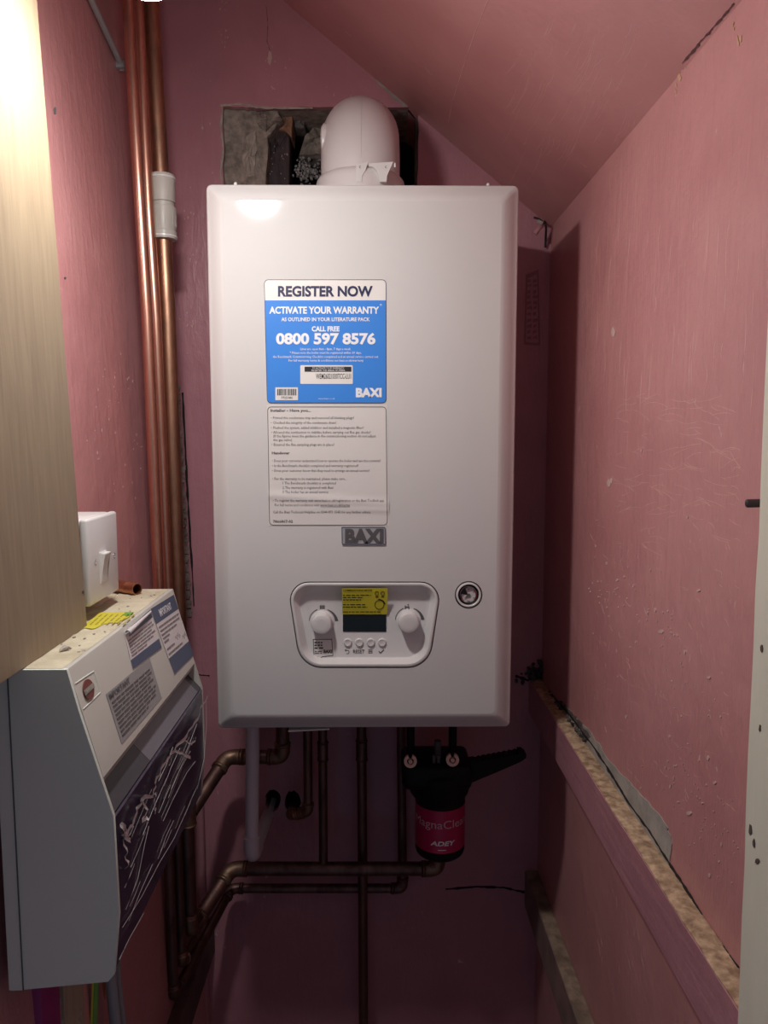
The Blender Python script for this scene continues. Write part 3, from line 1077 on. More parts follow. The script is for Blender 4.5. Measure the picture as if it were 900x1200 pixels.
bm = B(); sheet(bm, FP, rect2(322.8, 454, 349.2, 469), .0008, .0003); fin('barcode_label', bm, M['paper'], rs, smooth=0)
bm = B()
sheet(bm, FP, rect2(357, 429.8, 411.8, 435.7), .0010, .0001)
text(bm, FP, 'WEM26021030TCC-LU1', 370.3, 411.3, 438.0, 443.9, .006, 2, off=.0011)
x = 325
while x < 346.5:
    w = random.choice([.35, .5, .8, 1.1]); sheet(bm, FP, rect2(x, 455.8, x + w, 463.4), .0010, .0001); x += w + random.choice([.35, .5, .7])
text(bm, FP, '7725086', 329.5, 343, 464.8, 467.4, .01, 1, off=.0011)
fin('black_print', bm, M['black_ink'], rs, smooth=0)
bm = B()
text(bm, FP, 'TO ACTIVATE YOUR WARRANTY', 366, 403.4, 430.4, 432.4, 0, 1, off=.0013)
text(bm, FP, 'REGISTER THE SERIAL NUMBER', 365.2, 404.4, 433.1, 435.1, 0, 1, off=.0013)
fin('lettering', bm, M['white_ink'], rs, smooth=0)

# --- installer sticker: a sheet slightly creased near its foot
def crease(x, y):
    fx = (x - 313) / 141.6
    return .0011 * math.exp(-((y - (580 + 11 * fx)) / 5.0) ** 2) + .0009 * math.exp(-((y - 595 - 3 * fx) / 3.0) ** 2) * fx


bm = B()
NX, NY = 12, 70
g = []
for j in range(NY + 1):
    fy = j / NY
    y = 474.8 + fy * 141.6
    row = []
    for i in range(NX + 1):
        fx = i / NX
        x = 312.4 + fx * 141.6 + fy * 2.0
        row.append(bm.verts.new(FP.pt(x, y, .0003 + crease(x, y))))
    g.append(row)
for j in range(NY):
    for i in range(NX):
        bm.faces.new((g[j][i], g[j][i + 1], g[j + 1][i + 1], g[j + 1][i]))
ins = fin('installer_sticker', bm, mat('sticker_paper_grey', (.70, .675, .655), .42), boiler, smooth=60, label='white paper sticker with small black print')
CRE = .0006
bm = B()
bo_ = rpoly([(313.3, 476.5), (452.7, 476.5), (454.2, 615.6), (315.6, 615.6)], 4.5, 5)
bi_ = rpoly([(314.0, 477.2), (452.0, 477.2), (453.5, 614.9), (316.3, 614.9)], 4, 5)
ring_ = []
for i in range(len(bo_)):
    j = (i + 1) % len(bo_)
    n_ = max(1, int(math.dist(bo_[i], bo_[j]) / 3))
    for q in range(n_):
        ring_.append(tuple(tuple(Vector(l[i]).lerp(Vector(l[j]), q / n_)) for l in (bo_, bi_)))
loft(bm, [[FP.pt(p[k][0], p[k][1], CRE + crease(*p[k])) for p in ring_] for k in (0, 1)])
fin('border', bm, M['grey_ink'], ins, smooth=0)
bm = B()
for s, x0, x1, y, bo in [
    ('Installer - Have you...', 317, 364.3, 481, .03),
    ('• Primed the condensate trap and removed all blanking plugs?', 317.5, 414.8, 489.6, .0),
    ('• Checked the integrity of the condensate drain?', 317.5, 394, 495.3, .0),
    ('• Flushed the system, added inhibitor and installed a magnetic filter?', 317.7, 426.2, 501.2, .0),
    ('• Allowed the combustion to stabilise before carrying out flue gas checks?', 318, 434.3, 506.6, .0),
    ('(If the figures meet the guidance in the commissioning section do not adjust', 320.2, 440.4, 511, .0),
    ('the gas valve)', 320.2, 342.2, 515.5, .0),
    ('• Ensured the flue sampling plugs are in place?', 318.3, 391.8, 521, .0),
    ('Handover', 318.6, 339.6, 530.8, .03),
    ('• Does your customer understand how to operate the boiler and use the controls?', 318.8, 446, 539.9, .0),
    ('• Is the Benchmark checklist completed and warranty registered?', 319, 420, 545.7, .0),
    ('• Does your customer know that they need to arrange an annual service?', 319, 433, 551.4, .0),
    ('• For the warranty to be maintained, please make sure...', 319.2, 406.4, 561, .0),
    ('1 The Benchmark checklist is completed', 331.2, 393.6, 566.1, .0),
    ('2 The warranty is registered with Baxi', 331.2, 390.6, 571.4, .0),
    ('3 The boiler has an annual service', 331.2, 384.6, 576.5, .0),
    ('• To register the warranty visit www.baxi.co.uk/registration or the Baxi Toolbelt app', 319.8, 450, 586.4, .0),
    ('For full terms and conditions visit www.baxi.co.uk/terms', 322, 410, 591.8, .0),
    ('Call the Baxi Technical Helpline on 0344 871 1545 for any further advice.', 320, 434.8, 600, .0),
    ('7866867-02', 320, 343.2, 611, .02)]:
    text(bm, FP, s, x0, x1, y - 1.55, y + 1.45, bo, 1, off=CRE, rise=crease)
sheet(bm, FP, rect2(375.6, 593.6, 410, 594.0), .0014, .0001)
fin('lettering', bm, M['grey_ink'], ins, smooth=0)

# --- badge
bm = B(); sheet(bm, FP, rpoly([(400.4, 617.4), (451.4, 617.4), (451.8, 637.8), (400.8, 637.8)], 1, 3), .0014, .0014)
bd = fin('badge', bm, M['badge'], boiler, smooth=0, label='silver rectangular maker badge')
bm = B(); sheet(bm, FP, rpoly([(400.2, 617.2), (451.6, 617.2), (452, 638), (400.6, 638)], 1, 3), .0018, .0010, holes=[rpoly([(401.2, 618.2), (450.6, 618.2), (451, 636.6), (401.6, 636.6)], .6, 3)])
fin('badge_rim', bm, M['chrome'], bd, smooth=0)
bm = B(); text(bm, FP, 'BAXI', 404.4, 449.4, 620.6, 635.8, .055, 4, off=.0020); fin('lettering', bm, M['badge_ink'], bd, smooth=0)

# ------------------------------------------------------------------ flue elbow
flue = thing('flue_elbow', (at_y(422.5, 200, 1.122).x, 1.122, BZ1), 'white rounded flue elbow rising from the boiler into the wall opening', 'flue')
fx = at_y(422.3, 170, 1.122).x
R0, FR = .0552, .0552
zc = at_y(422, 108, 1.15).z - R0
bm = B()
pts = [Vector((fx, 1.122, BZ1 - .002)), Vector((fx, 1.122, BZ1 + .03))]
bend = zc - .062
for k in range(0, 13):
    a = math.radians(90 * k / 12)
    pts.append(Vector((fx, 1.122 + .062 * (1 - math.cos(a)), bend + .062 * math.sin(a))))
pts.append(Vector((fx, 1.40, zc)))
tube(bm, pts, R0, 48)
fin('elbow_pipe', bm, M['flue'], flue, smooth=50)
zcol = at_y(422, 193.5, 1.065).z - BZ1
bm = B()
lathe(bm, (fx, 1.122, BZ1), (0, 0, 1), [(0, .0625), (zcol - .012, .0625), (zcol - .006, .0612), (zcol - .002, .0580), (zcol, .0548)], 48)
fin('collar', bm, M['flue'], flue, smooth=40)
bm = B()
lathe(bm, (fx - R0 + .0115, 1.13, at_y(380, 168, 1.13).z), (-1, .12, 0), [(0, .026), (.006, .026), (.0085, .023), (.0095, .012), (.0100, .0005)], 32)
cap = fin('test_point_cap', bm, M['flue'], flue, smooth=40)
bm = B()
lathe(bm, (fx - R0 + .0025, 1.115, at_y(378.5, 170, 1.12).z), (-1, -.3, 0), [(0, .003), (.002, .003), (.0022, .0005)], 12)
fin('cap_screw', bm, M['grey_ink'], cap)
FPL = Plane((0, 1.122 - .0632, 0), (0, -1, 0))
for poly in ([(417.5, 192.5), (431.5, 190), (428.0, 200), (424.2, 206), (424, 213), (417.5, 213)], [(431.5, 191.5), (460.8, 189.5), (453.5, 206), (453, 213), (445.5, 213), (441.5, 200), (437.0, 195.5), (432, 194.5)]):
    bm = B(); sheet(bm, FPL, poly, 0, .0055); fin('clip', bm, M['plastic'], flue, smooth=0)
bm = B(); p = FPL.pt(462.8, 193.8); box(bm, p - Vector((.0012, .002, .003)), p + Vector((.0012, .004, .003)), .0008); fin('clip_pin', bm, M['plastic'], flue)
for cx in (422.2, 452.6):
    bm = B(); sheet(bm, FPL, ring2(cx, 195.8, .9, 1.5, 50, 310, 10), .0003, .0002)
    fin('clip_mark', bm, M['soft_ink'], flue, smooth=0)
bm = B()
tube(bm, [Vector((fx + .002, 1.122 + .062 * (1 - math.cos(a)) - (R0 + .0002) * math.cos(a), bend + .062 * math.sin(a) + (R0 + .0002) * math.sin(a))) for a in [math.radians(90 * k / 12) for k in range(13)]], .0003, 6)
fin('mould_line', bm, M['flue'], flue)

# ------------------------------------------------------------------ lamp
LX, LY, LZ = -.1885, .672, CZ + .3605     # foot of the dome
lamp = thing('pendant_lamp', (LX, LY, LZ), 'lit white bulb hanging at the top edge left of the boiler', 'lamp')
bm = B()
pr = [(.0210 + .0, .0300)] + [(.0210 * (1 - math.sin(math.radians(t))), .0300 * math.cos(math.radians(t))) for t in range(8, 90, 8)] + [(0, .0003)]
lathe(bm, (LX, LY, LZ), (0, 0, 1), pr[::-1], 40, cap=False)
fin('glowing_dome', bm, M['lit'], lamp, smooth=60)
bm = B()
lathe(bm, (LX, LY, LZ), (0, 0, 1), [(.0212, .0302), (.034, .0300), (.050, .0225), (.066, .0155), (.070, .0140), (.071, .0002)], 32, cap=False)
fin('bulb_body', bm, M['plastic'], lamp)
bm = B()
lathe(bm, (LX, LY, LZ), (0, 0, 1), [(.066, .0175), (.070, .0185), (.096, .0175), (.108, .0120), (.122, .0070), (.123, .0002)], 28)
fin('lamp_holder', bm, M['plastic'], lamp)
zc_l = ceil_z(LX)
bm = B(); tube(bm, [(LX, LY, LZ + .12), (LX, LY, zc_l - .012)], .0032, 10); fin('flex', bm, M['plastic'], lamp)
bm = B(); lathe(bm, (LX, LY, zc_l - .025), (0, 0, 1), [(0, .012), (.004, .030), (.014, .038), (.060, .040)], 28); fin('ceiling_rose', bm, M['plastic'], lamp)

# ------------------------------------------------------------------ pipes
def sleeve(bm, a, b, r, bead=.0012):
    """End-feed copper fitting over a pipe: sleeve with two raised solder beads."""
    a, b = Vector(a), Vector(b)
    L_ = (b - a).length
    e = min(.003, L_ * .2)
    lathe(bm, a, b - a, [(0, r - .0008), (.0006, r), (e * .6, r), (e, r + bead), (e * 1.5, r), (L_ - e * 1.5, r), (L_ - e, r + bead), (L_ - e * .6, r), (L_ - .0006, r), (L_, r - .0008)], 20)


def pipe(name, pts, r, m, label, bend=.02, fittings=(), mf=None, group=None, cut=None, m2=None):
    pts = [Vector(p) for p in pts]
    t = thing(name, min(pts, key=lambda p: p.z), label, 'pipe', group)
    if cut:
        bm = B(); tube(bm, pts[:cut + 1], r, 18); fin('pipe', bm, m, t)
        bm = B(); tube(bm, fillet(pts[cut:], bend), r, 18); fin('pipe', bm, m2, t, label='dull lower length of pipe')
    else:
        bm = B(); tube(bm, fillet(pts, bend), r, 18)
        fin('pipe', bm, m, t)
    for f in fittings:
        bm = B()
        if f[0] == 'elbow':
            i = f[1]; p = pts[i]
            da, db = (pts[i - 1] - p).normalized(), (pts[i + 1] - p).normalized()
            ra = r + .0012
            k = f[2] if len(f) > 2 else .024
            tube(bm, fillet([p + da * k, p, p + db * k], bend), ra, 18)
            for d in (da, db):
                lathe(bm, p + d * (k - .006), d, [(0, ra), (.001, ra + .0014), (.0025, ra + .0002), (.004, ra + .0002), (.005, ra + .0014), (.0065, ra), (.007, r)], 18)
            fin('elbow', bm, mf or m, t)
        else:
            _, a, b = f
            sleeve(bm, a, b, r + .0012)
            fin('coupling', bm, mf or m, t)
    return t


Y1, Y2, Y3, YBp, YC = 1.05, 1.08, 1.10, 1.19, 1.236
top1 = at_y(152, 30, Y1); d1 = (at_y(152, 30, Y1) - at_y(164.5, 248, Y1)).normalized()


def up_to_ceiling(a, b):
    d = (a - b).normalized()
    t = (ceil_z(a.x) - a.z) / (d.z + CSL * d.x)
    return a + d * (t - .002)


# 1: front pipe, down the wall, along the floor of the recess and up into the boiler
a, b = at_y(152.5, 50, Y1), at_y(164.5, 248, Y1)
Cc = [up_to_ceiling(a, b), b, at_y(172.3, 372, Y1), at_y(186.6, 706, Y1), at_y(203.5, 1168, Y1), at_y(271, 1041, YC), at_y(472, 1041, YC), at_y(470, 850, YC)]
t = pipe('copper_pipe', Cc, .0075, M['copper'], 'bright copper pipe in front of left corner, nearest of three to the plywood board', .022,
         [('elbow', 5, .020), ('elbow', 6, .020), ('elbow', 4, .020)], M['copper_dull'], cut=3, m2=M['copper_dull'])
# 2
a, b = at_y(164.0, 50, Y2), at_y(174.2, 248, Y2)
pipe('copper_pipe', [up_to_ceiling(a, b), b, at_y(182.5, 372, Y2), at_y(197, 706, Y2), at_y(213, 1128, Y2), at_y(240, 1085, 1.225)], .0075, M['copper'],
     'slim bright copper pipe in the middle of the three left corner pipes', .02, [('elbow', 4, .018)], M['copper_flux'], cut=3, m2=M['copper_dull'])
# 3: the thick one with the white coupling
a, b = at_y(179.5, 50, Y3), at_y(188.5, 205, Y3)
P3 = [up_to_ceiling(a, b), b, at_y(192, 283, Y3), at_y(196.5, 372, Y3), at_y(211.4, 770, Y3), at_y(223, 1092, Y3), at_y(271, 1018, YBp), at_y(513, 1018, YBp), at_y(513, 985, YBp)]
t3 = pipe('copper_pipe', P3, .011, M['copper_old'], 'thick tarnished copper pipe with a white push-fit coupling in left corner', .026,
          [('elbow', 5, .030), ('elbow', 6, .026), ('elbow', 7, .026), ('sleeve', at_y(219.2, 940, Y3), at_y(220.4, 968, Y3))], M['copper_flux'], cut=4, m2=M['copper_dull'])
ca, cb = at_y(190.0, 205, Y3), at_y(192.6, 282, Y3)
ax = (cb - ca); CL = ax.length
bm = B(); lathe(bm, ca, ax, [(0, .0125), (.0006, .0165), (.003, .0172), (CL * .42, .0166), (CL * .43, .0150), (CL * .49, .0150), (CL * .50, .0172), (CL * .54, .0176), (CL * .80, .0168), (CL * .86, .0160), (CL * .87, .0172), (CL - .001, .0172), (CL, .0125)], 32)
cpl = fin('push_fit_coupling', bm, M['pex'], t3, smooth=40, label='white plastic push-fit coupling')
for f0 in (.04, .93):
    bm = B(); lathe(bm, ca + ax * f0, ax, [(0, .0168), (.0008, .0180), (.0028, .0180), (.0036, .0168)], 32)
    fin('end_collar', bm, M['plastic'], cpl)
bm = B()
u, w = frame_of(ax)
for k in range(18):
    th = 2 * pi * k / 18
    o_ = u * math.cos(th) * .0170 + w * math.sin(th) * .0170
    tube(bm, [ca + ax * .56 + o_, ca + ax * .79 + o_ * .985], .0006, 5)
fin('grip_rib', bm, M['pex'], cpl, kind='stuff')

# A: from the boiler, left and forward to the thick pipe
pipe('copper_pipe', [at_y(331, 850, YBp), at_y(331, 887, YBp), at_y(266, 887, YBp), at_y(224, 951, Y3 + .005)], .011, M['copper_dull'],
     'fluxed copper pipe turning forward beneath lower left of the boiler', .022,
     [('elbow', 1, .024), ('elbow', 2, .026), ('sleeve', at_y(284, 887, YBp), at_y(302, 887, YBp))], M['copper_flux'])
# D: short pipe that turns into the wall
pipe('copper_pipe', [at_y(360.5, 850, 1.20), at_y(361, 951, 1.20), at_y(342, 955, 1.21), at_y(343.5, 942, 1.30)], .0075, M['copper_dull'],
     'short copper pipe bending left into a dark wall hole', .014, [('elbow', 1, .015), ('elbow', 2, .013)], M['copper_flux'])
# E
pipe('copper_pipe', [at_y(378, 850, 1.196), at_y(379, 1013, 1.192)], .0072, M['copper_dull'],
     'vertical copper pipe under boiler, second to the right of white waste pipe', .01, [('sleeve', at_y(378.2, 868, 1.196), at_y(378.4, 892, 1.196))], M['copper_dull'])
# F
pipe('copper_pipe', [at_y(423.5, 850, 1.218), at_y(425, 1020, 1.218), (at_y(426, 1200, 1.218).x + .001, 1.218, .0)], .0080, M['copper_dull'],
     'long copper pipe running from boiler to floor behind the horizontal pipe', .01, [('sleeve', at_y(423.7, 866, 1.218), at_y(424, 892, 1.218))], M['copper_dull'])
# H: pink painted riser in the corner
pipe('painted_pipe', [at_y(232, 922, 1.245), at_y(236, 1060, 1.245), (at_y(238, 1200, 1.245).x, 1.245, 0)], .0085, M['pinktrim'],
     'dark pink painted pipe in left corner behind the copper risers', .01)
# condensate
cw = thing('waste_pipe', at_y(295, 1012, 1.13), 'white plastic condensate pipe dropping from boiler and turning into wall', 'pipe')
w0, w1, w2 = at_y(296.2, 850, 1.13), at_y(295.2, 1004, 1.13), at_y(319, 941, 1.31)
bm = B(); tube(bm, [w0, w1 + Vector((0, 0, .012))], .0104, 24); fin('pipe', bm, M['waste'], cw)
bm = B(); tube(bm, [w1.lerp(w2, .12), w2], .0104, 24); fin('branch', bm, M['waste'], cw)
bm = B()
dn = (w2 - w1).normalized()
tube(bm, fillet([w1 + Vector((0, 0, .034)), w1, w1 + dn * .034], .016, 10), .0122, 24)
lathe(bm, w1 + Vector((0, 0, .030)), (0, 0, 1), [(0, .0122), (.001, .0132), (.004, .0132), (.005, .0118)], 24)
fin('elbow', bm, M['waste'], cw)
# loose stub on the fuse box top
zt = CZ - .1877
s0, s1 = at_z(161, 698, zt) + Vector((0, 0, .0078)), at_z(128, 692, zt) + Vector((0, 0, .0078))
s1 = s0 + (s1 - s0).normalized() * .050
st = thing('copper_offcut', (s0.x, s0.y, zt), 'short copper pipe offcut lying on the dusty fuse box top', 'pipe')
dd = (s0 - s1)
Ld = dd.length
bm = B()
lathe(bm, s1, dd, [(0, .0066), (0, .0075), (Ld * .62, .0075), (Ld * .64, .0080), (Ld * .70, .0080), (Ld * .72, .0076), (Ld - .002, .0076), (Ld, .0072), (Ld, .0060), (Ld * .25, .0060), (Ld * .25, .0001)], 28, cap=False)
fin('pipe', bm, copper('rusty_copper', (.55, .27, .15), (.34, .15, .09), .4), st)

# ------------------------------------------------------------------ magnetic filter
fc = at_y(515.6, 960, 1.13)
Fz = lambda y: at_y(515.6, y, 1.13).z
fil = thing('magnetic_filter', (fc.x, 1.13, Fz(1000)), 'black round magnetic filter with a crimson label under right of boiler', 'filter')
bm = B()
zb = Fz(999) 
lathe(bm, (fc.x, 1.13, zb), (0, 0, 1), [(0, .024), (.002, .032), (.006, .0365), (.011, .0380), (Fz(930) - zb, .0380)], 48)
fin('canister', bm, M['black'], fil, smooth=40)
bm = B()
zl0, zl1 = Fz(985), Fz(937)
lathe(bm, (fc.x, 1.13, zl0), (0, 0, 1), [(0, .0381), (0, .0384), (zl1 - zl0, .0384), (zl1 - zl0, .0381)], 64, cap=False)
lab = fin('label_band', bm, M['magenta'], fil, smooth=40, label='crimson wrap-around label')


def wrap_text(bm, s, ang, z, h, R, bold, aspect, slant=0, res=3):
    vs, fs = text_tris(s, bold, res)
    mn, mx = min(v.x for v in vs), max(v.x for v in vs)
    nv = []
    for v in vs:
        xx = ((v.x - (mn + mx) / 2) + slant * v.y) * h / CAPH * aspect
        th = xx / R + ang
        nv.append(bm.verts.new((fc.x + R * math.sin(th), 1.13 - R * math.cos(th), z + v.y / CAPH * h)))
    for f in fs:
        try: bm.faces.new([nv[i] for i in f])
        except ValueError: pass


bm = B()
wrap_text(bm, 'MagnaClean', -.03, Fz(956.8), .0124, .0387, 0, 1.12)
fin('lettering', bm, M['pink_ink'], lab, smooth=0, recalc=False)
bm = B()
wrap_text(bm, 'ADEY', .02, Fz(976), .0066, .0387, .035, 1.45, .2)
wrap_text(bm, '–––––', .0, Fz(982.5), .0060, .0387, .02, .55, res=1)
fin('lettering', bm, M['white_ink'], lab, smooth=0, recalc=False)
bm = B()
z0 = Fz(932)
lathe(bm, (fc.x - .002, 1.13, z0), (0, 0, 1), [(0, .038), (.010, .045), (.024, .0485), (.030, .0500), (.044, .0500), (.048, .046), (.052, .030)], 40)
hp = at_y(511, 890, 1.13)
box(bm, (at_y(470.5, 890, 1.12).x, 1.085, Fz(912)), (at_y(551, 890, 1.12).x, 1.17, Fz(884)), .010, 3)
fin('head', bm, M['black'], fil, smooth=40)
# lever handle with a ribbed upper edge
HPn = Plane((0, 1.105, 0), (0, -1, 0))
topn = [(548, 894)]
for k in range(9):
    x = 556 + k * 6.2
    topn += [(x, 893.4 - k * 1.15 - .7), (x + 3, 893.4 - k * 1.15 + .2)]
hpoly = topn + [(608, 881.6), (613, 881.8), (617, 884.6), (616.4, 888.6), (610, 893), (580, 906), (551, 918), (545, 918)]
bm = B(); sheet(bm, HPn, hpoly, 0, .020)
bmesh.ops.bevel(bm, geom=[e for e in bm.edges if len(e.link_faces) == 2 and e.calc_face_angle(0) > 1.2], offset=.002, segments=2, affect='EDGES')
fin('handle', bm, M['black'], fil, smooth=40)
# valves with split copper clips
for cx, cy in ((480.9, 891.8), (530.3, 890.2)):
    c = at_y(cx, cy, 1.082)
    bm = B(); tube(bm, [at_y(cx + .3, 845, 1.12), at_y(cx, cy, 1.12)], .0062, 14); fin('valve_stem', bm, M['black'], fil)
    VP = Plane((0, 1.083, 0), (0, -1, 0))
    bm = B(); sheet(bm, VP, ring2(cx, cy, 4.0, 7.6, 112, 428, 28), .002, .005)
    bmesh.ops.bevel(bm, geom=[e for e in bm.edges if len(e.link_faces) == 2 and e.calc_face_angle(0) > 1.2], offset=.0006, segments=1, affect='EDGES')
    cl = fin('copper_clip', bm, M['skin_cu'], fil, smooth=30)
    bm = B(); sheet(bm, VP, [(cx + 2.6 * math.cos(math.radians(a)), cy - 2.6 * math.sin(math.radians(a))) for a in range(0, 360, 60)], .003, .006); fin('clip_screw', bm, M['skin_cu'], cl, smooth=0)
bm = B(); tube(bm, [at_y(513, 868, 1.12), at_y(513, 893, 1.12)], .0055, 12); tube(bm, [at_y(508.5, 885, 1.10), at_y(508.5, 896, 1.10)], .0025, 10); tube(bm, [at_y(514, 885, 1.10), at_y(514, 896, 1.10)], .0025, 10)
fin('bleed_screw', bm, M['grey_ink'], fil)
bm = B(); lathe(bm, (P3[-1].x, YBp - .02, Fz(1004)), (0, 0, 1), [(0, .014), (.010, .015), (.014, .018)], 20); fin('outlet_nut', bm, M['black'], fil)

# ------------------------------------------------------------------ fuse box (consumer unit)
UY0, UY1 = .605, .932
XT, ZT = -.2487, CZ - .1877             # front top edge
prof = [(-.3056, CZ - .1877), (XT, ZT), (-.2402, CZ - .2225), (-.2154, CZ - .3115), (-.2138, CZ - .397), (-.2195, CZ - .450), (-.2250, CZ - .4565), (-.3056, CZ - .464)]
unit = thing('fuse_box', (-.27, .77, CZ - .464), 'cream fuse box with sloping lid, dusty top and torn film door', 'fuse box')
ED = .004


def cheek(y0, y1, name, m, bev=.0012):
    bm = B()
    loft(bm, [[Vector((x, y, z)) for x, z in prof] for y in (y0, y1)], cap0=True, cap1=True)
    bmesh.ops.bevel(bm, geom=[e for e in bm.edges if len(e.link_faces) == 2 and e.calc_face_angle(0) > .3], offset=bev, segments=2, affect='EDGES')
    return fin(name, bm, m, unit, smooth=40)


cheek(UY0, UY0 + ED, 'near_cheek', M['cu_side'])
cheek(UY1 - ED, UY1, 'far_cheek', M['cu_body'])
# lid: top plate + sloping front down to z = -.270
LN = Vector((.1238, 0, .0333)).normalized()
LPn = Plane((XT, .7, ZT), LN)
fb = .275
zl = lambda f: ZT + (CZ - .3115 - ZT) * f
xl2 = lambda f: XT + (-.2154 - XT) * f
bm = B()
fl_ = .745
sec = [(-.3056, ZT), (XT - .0025, ZT), (XT - .0006, ZT - .0006), (XT + .0004, ZT - .0025), (xl2(fl_), zl(fl_)), (xl2(fl_) - .0040, zl(fl_) - .0085), (xl2(fl_) - .014, zl(fl_) - .0085), (XT - .012, ZT - .012), (-.3056, ZT - .004)]
loft(bm, [[Vector((x, y, z)) for x, z in sec] for y in (UY0 + ED, UY1 - ED)], cap0=True, cap1=True)
lid = fin('lid', bm, M['cu_body'], unit, smooth=25)
bm = B()
box(bm, (-.302, UY0 + ED + .001, CZ - .460), (-.258, UY1 - ED - .001, CZ - .200))
fin('inner_body', bm, M['smoke_d'], unit, smooth=0)
bm = B()
box(bm, (-.3075, UY0 - .0008, CZ - .463), (-.2960, UY1 + .0008, CZ - .1895), 0)
fin('back_plate', bm, M['cu_back'], unit, smooth=0)
bm = B(); box(bm, (-.2962, UY0 - .0012, CZ - .4635), (-.2955, UY0 + .001, CZ - .192)); fin('case_joint', bm, M['grey_ink'], unit, smooth=0)
# dust lying on the top
bm = B()
nx, ny = 8, 44
gr = []
for j in range(ny + 1):
    row = []
    for i in range(nx + 1):
        e = min(i, nx - i, j, ny - j)
        row.append(bm.verts.new((-.3050 + (XT - .004 + .3050) * i / nx + (random.uniform(-.001, .001) if e else 0), UY0 + .003 + (UY1 - UY0 - .006) * j / ny, ZT + (.0003 if e == 0 else random.uniform(.0003, .0011)))))
    gr.append(row)
for j in range(ny):
    for i in range(nx):
        bm.faces.new((gr[j][i], gr[j][i + 1], gr[j + 1][i + 1], gr[j + 1][i]))
fin('dust', bm, M['dust'], unit, smooth=60, kind='stuff')
TP = Plane((0, 0, ZT), (0, 0, 1))
bm = B()
for i in range(30):
    x, y = random.choice([(78, 765), (92, 752), (140, 727), (150, 716), (120, 745), (175, 702)])
    p = at_z(x + random.gauss(0, 9), y + random.gauss(0, 5), ZT)
    if p.x < XT - .006 and p.x > -.30 and UY0 < p.y < UY1:
        rock(bm, p + Vector((0, 0, .0014)), random.uniform(.0006, .0017), 1, .4, (1, 1.3, .6))
p = at_z(76, 763, ZT); rock(bm, p + Vector((0, 0, .003)), .0042, 1, .35, (1.2, 1.5, .7))
fin('plaster_crumbs', bm, M['mortar_l'], unit, smooth=0, kind='stuff')
# yellow sticker on the top
bm = B(); sheet(bm, TP, jag([(100, 733), (117, 719), (157, 719), (150, 725), (138, 731), (122, 733), (112, 738), (97, 738)], .7, 3), .0016, .0004)
yt = fin('yellow_label', bm, M['yel_pl'], unit, smooth=0, label='torn yellow label on the dusty top')
bm = B(); sheet(bm, TP, [(147, 719.5), (157, 719.2), (151, 724), (144, 723)], .0020, .0002); fin('green_corner', bm, M['green'], yt, smooth=0)
bm = B()
for k in range(7):
    x = 105 + k * 6.4
    for (a, b) in ((0, 3.2), (4.2, 8.0), (9.2, 12.0)):
        y0 = 734 - a; 
        sheet(bm, TP, [(x + a * 1.1, y0), (x + a * 1.1 + 1.7, y0), (x + b * 1.1 + 1.7, 734 - b), (x + b * 1.1, 734 - b)], .0020, .0002)
fin('label_print', bm, mat('olive_ink', (.40, .33, .04), .6), yt, smooth=0)

# stickers on the sloping lid
def quad_uv(q):
    q = [Vector(p) for p in q]           # TL TR BR BL
    return lambda u, v: tuple((q[0] * (1 - u) + q[1] * u) * (1 - v) + (q[3] * (1 - u) + q[2] * u) * v)


def band(bm, Q, u0, v0, u1, v1, off):
    sheet(bm, LPn, [Q(u0, v0), Q(u1, v0), Q(u1, v1), Q(u0, v1)], off, .0002)


def bars(bm, Q, u0, u1, v, h, off, words=(.08, .22)):
    u = u0
    while u < u1 - .03:
        w = min(random.uniform(*words), u1 - u)
        band(bm, Q, u, v - h / 2, u + w, v + h / 2, off)
        u += w + .02


def lid_text(bm, Q, s, u0, u1, v0, v1, bold, off=.0010):
    vs, fs = text_tris(s, bold, 2)
    mn, mx = min(v.x for v in vs), max(v.x for v in vs)
    nv = [bm.verts.new(LPn.pt(*Q(u0 + (u1 - u0) * (v.x - mn) / (mx - mn), v1 + (v0 - v1) * v.y / CAPH), off)) for v in vs]
    for f in fs:
        try: bm.faces.new([nv[i] for i in f])
        except ValueError: pass


Q1 = quad_uv([(145, 741), (175.5, 714.5), (189, 759), (155.2, 784)])
bm = B(); band(bm, Q1, 0, 0, 1, 1, .0004)
k1 = fin('left_notice', bm, M['stk_white'], unit, smooth=0, label='white notice with slate blue bands and curled corner')
bm = B(); band(bm, Q1, .0, .76, 1, 1, .0006); sheet(bm, LPn, [Q1(.25, 0), Q1(1, 0), Q1(1, .20), Q1(.12, .20)], .0006, .0002); fin('blue_band', bm, M['stk_blue'], k1, smooth=0)
bm = B()
for k, (v, u1) in enumerate(((.28, .93), (.36, .96), (.44, .9), (.52, .95), (.60, .85), (.68, .6))):
    bars(bm, Q1, .06, u1, v, .032, .0008)
fin('small_print', bm, M['soft_ink'], k1, smooth=0)
bm = B()
cp = [LPn.pt(*Q1(0, .06), .001), LPn.pt(*Q1(.35, .0), .006), LPn.pt(*Q1(.95, -.03), .003)]
lo = []
for f in range(9):
    t_ = f / 8
    p = LPn.pt(*Q1(t_ * .95, -.01), .0012)
    r_ = .0035 * (1 - .6 * t_)
    lo.append([p + LN * (r_ * (1 + math.sin(a)) * .7) + Vector((-.26, 0, .96)) * (r_ * math.cos(a) * .8 - .002) for a in [math.radians(d) for d in range(-90, 160, 30)]])
loft(bm, lo, close=False)
fin('curled_edge', bm, M['stk_white'], k1, smooth=60)
Q2 = quad_uv([(176.0, 713.5), (203.0, 697.0), (226.2, 768), (204, 790)])
bm = B(); band(bm, Q2, 0, 0, 1, 1, .0005)
k2 = fin('right_notice', bm, M['stk_white'], unit, smooth=0, label='white notice headed in white on slate blue')
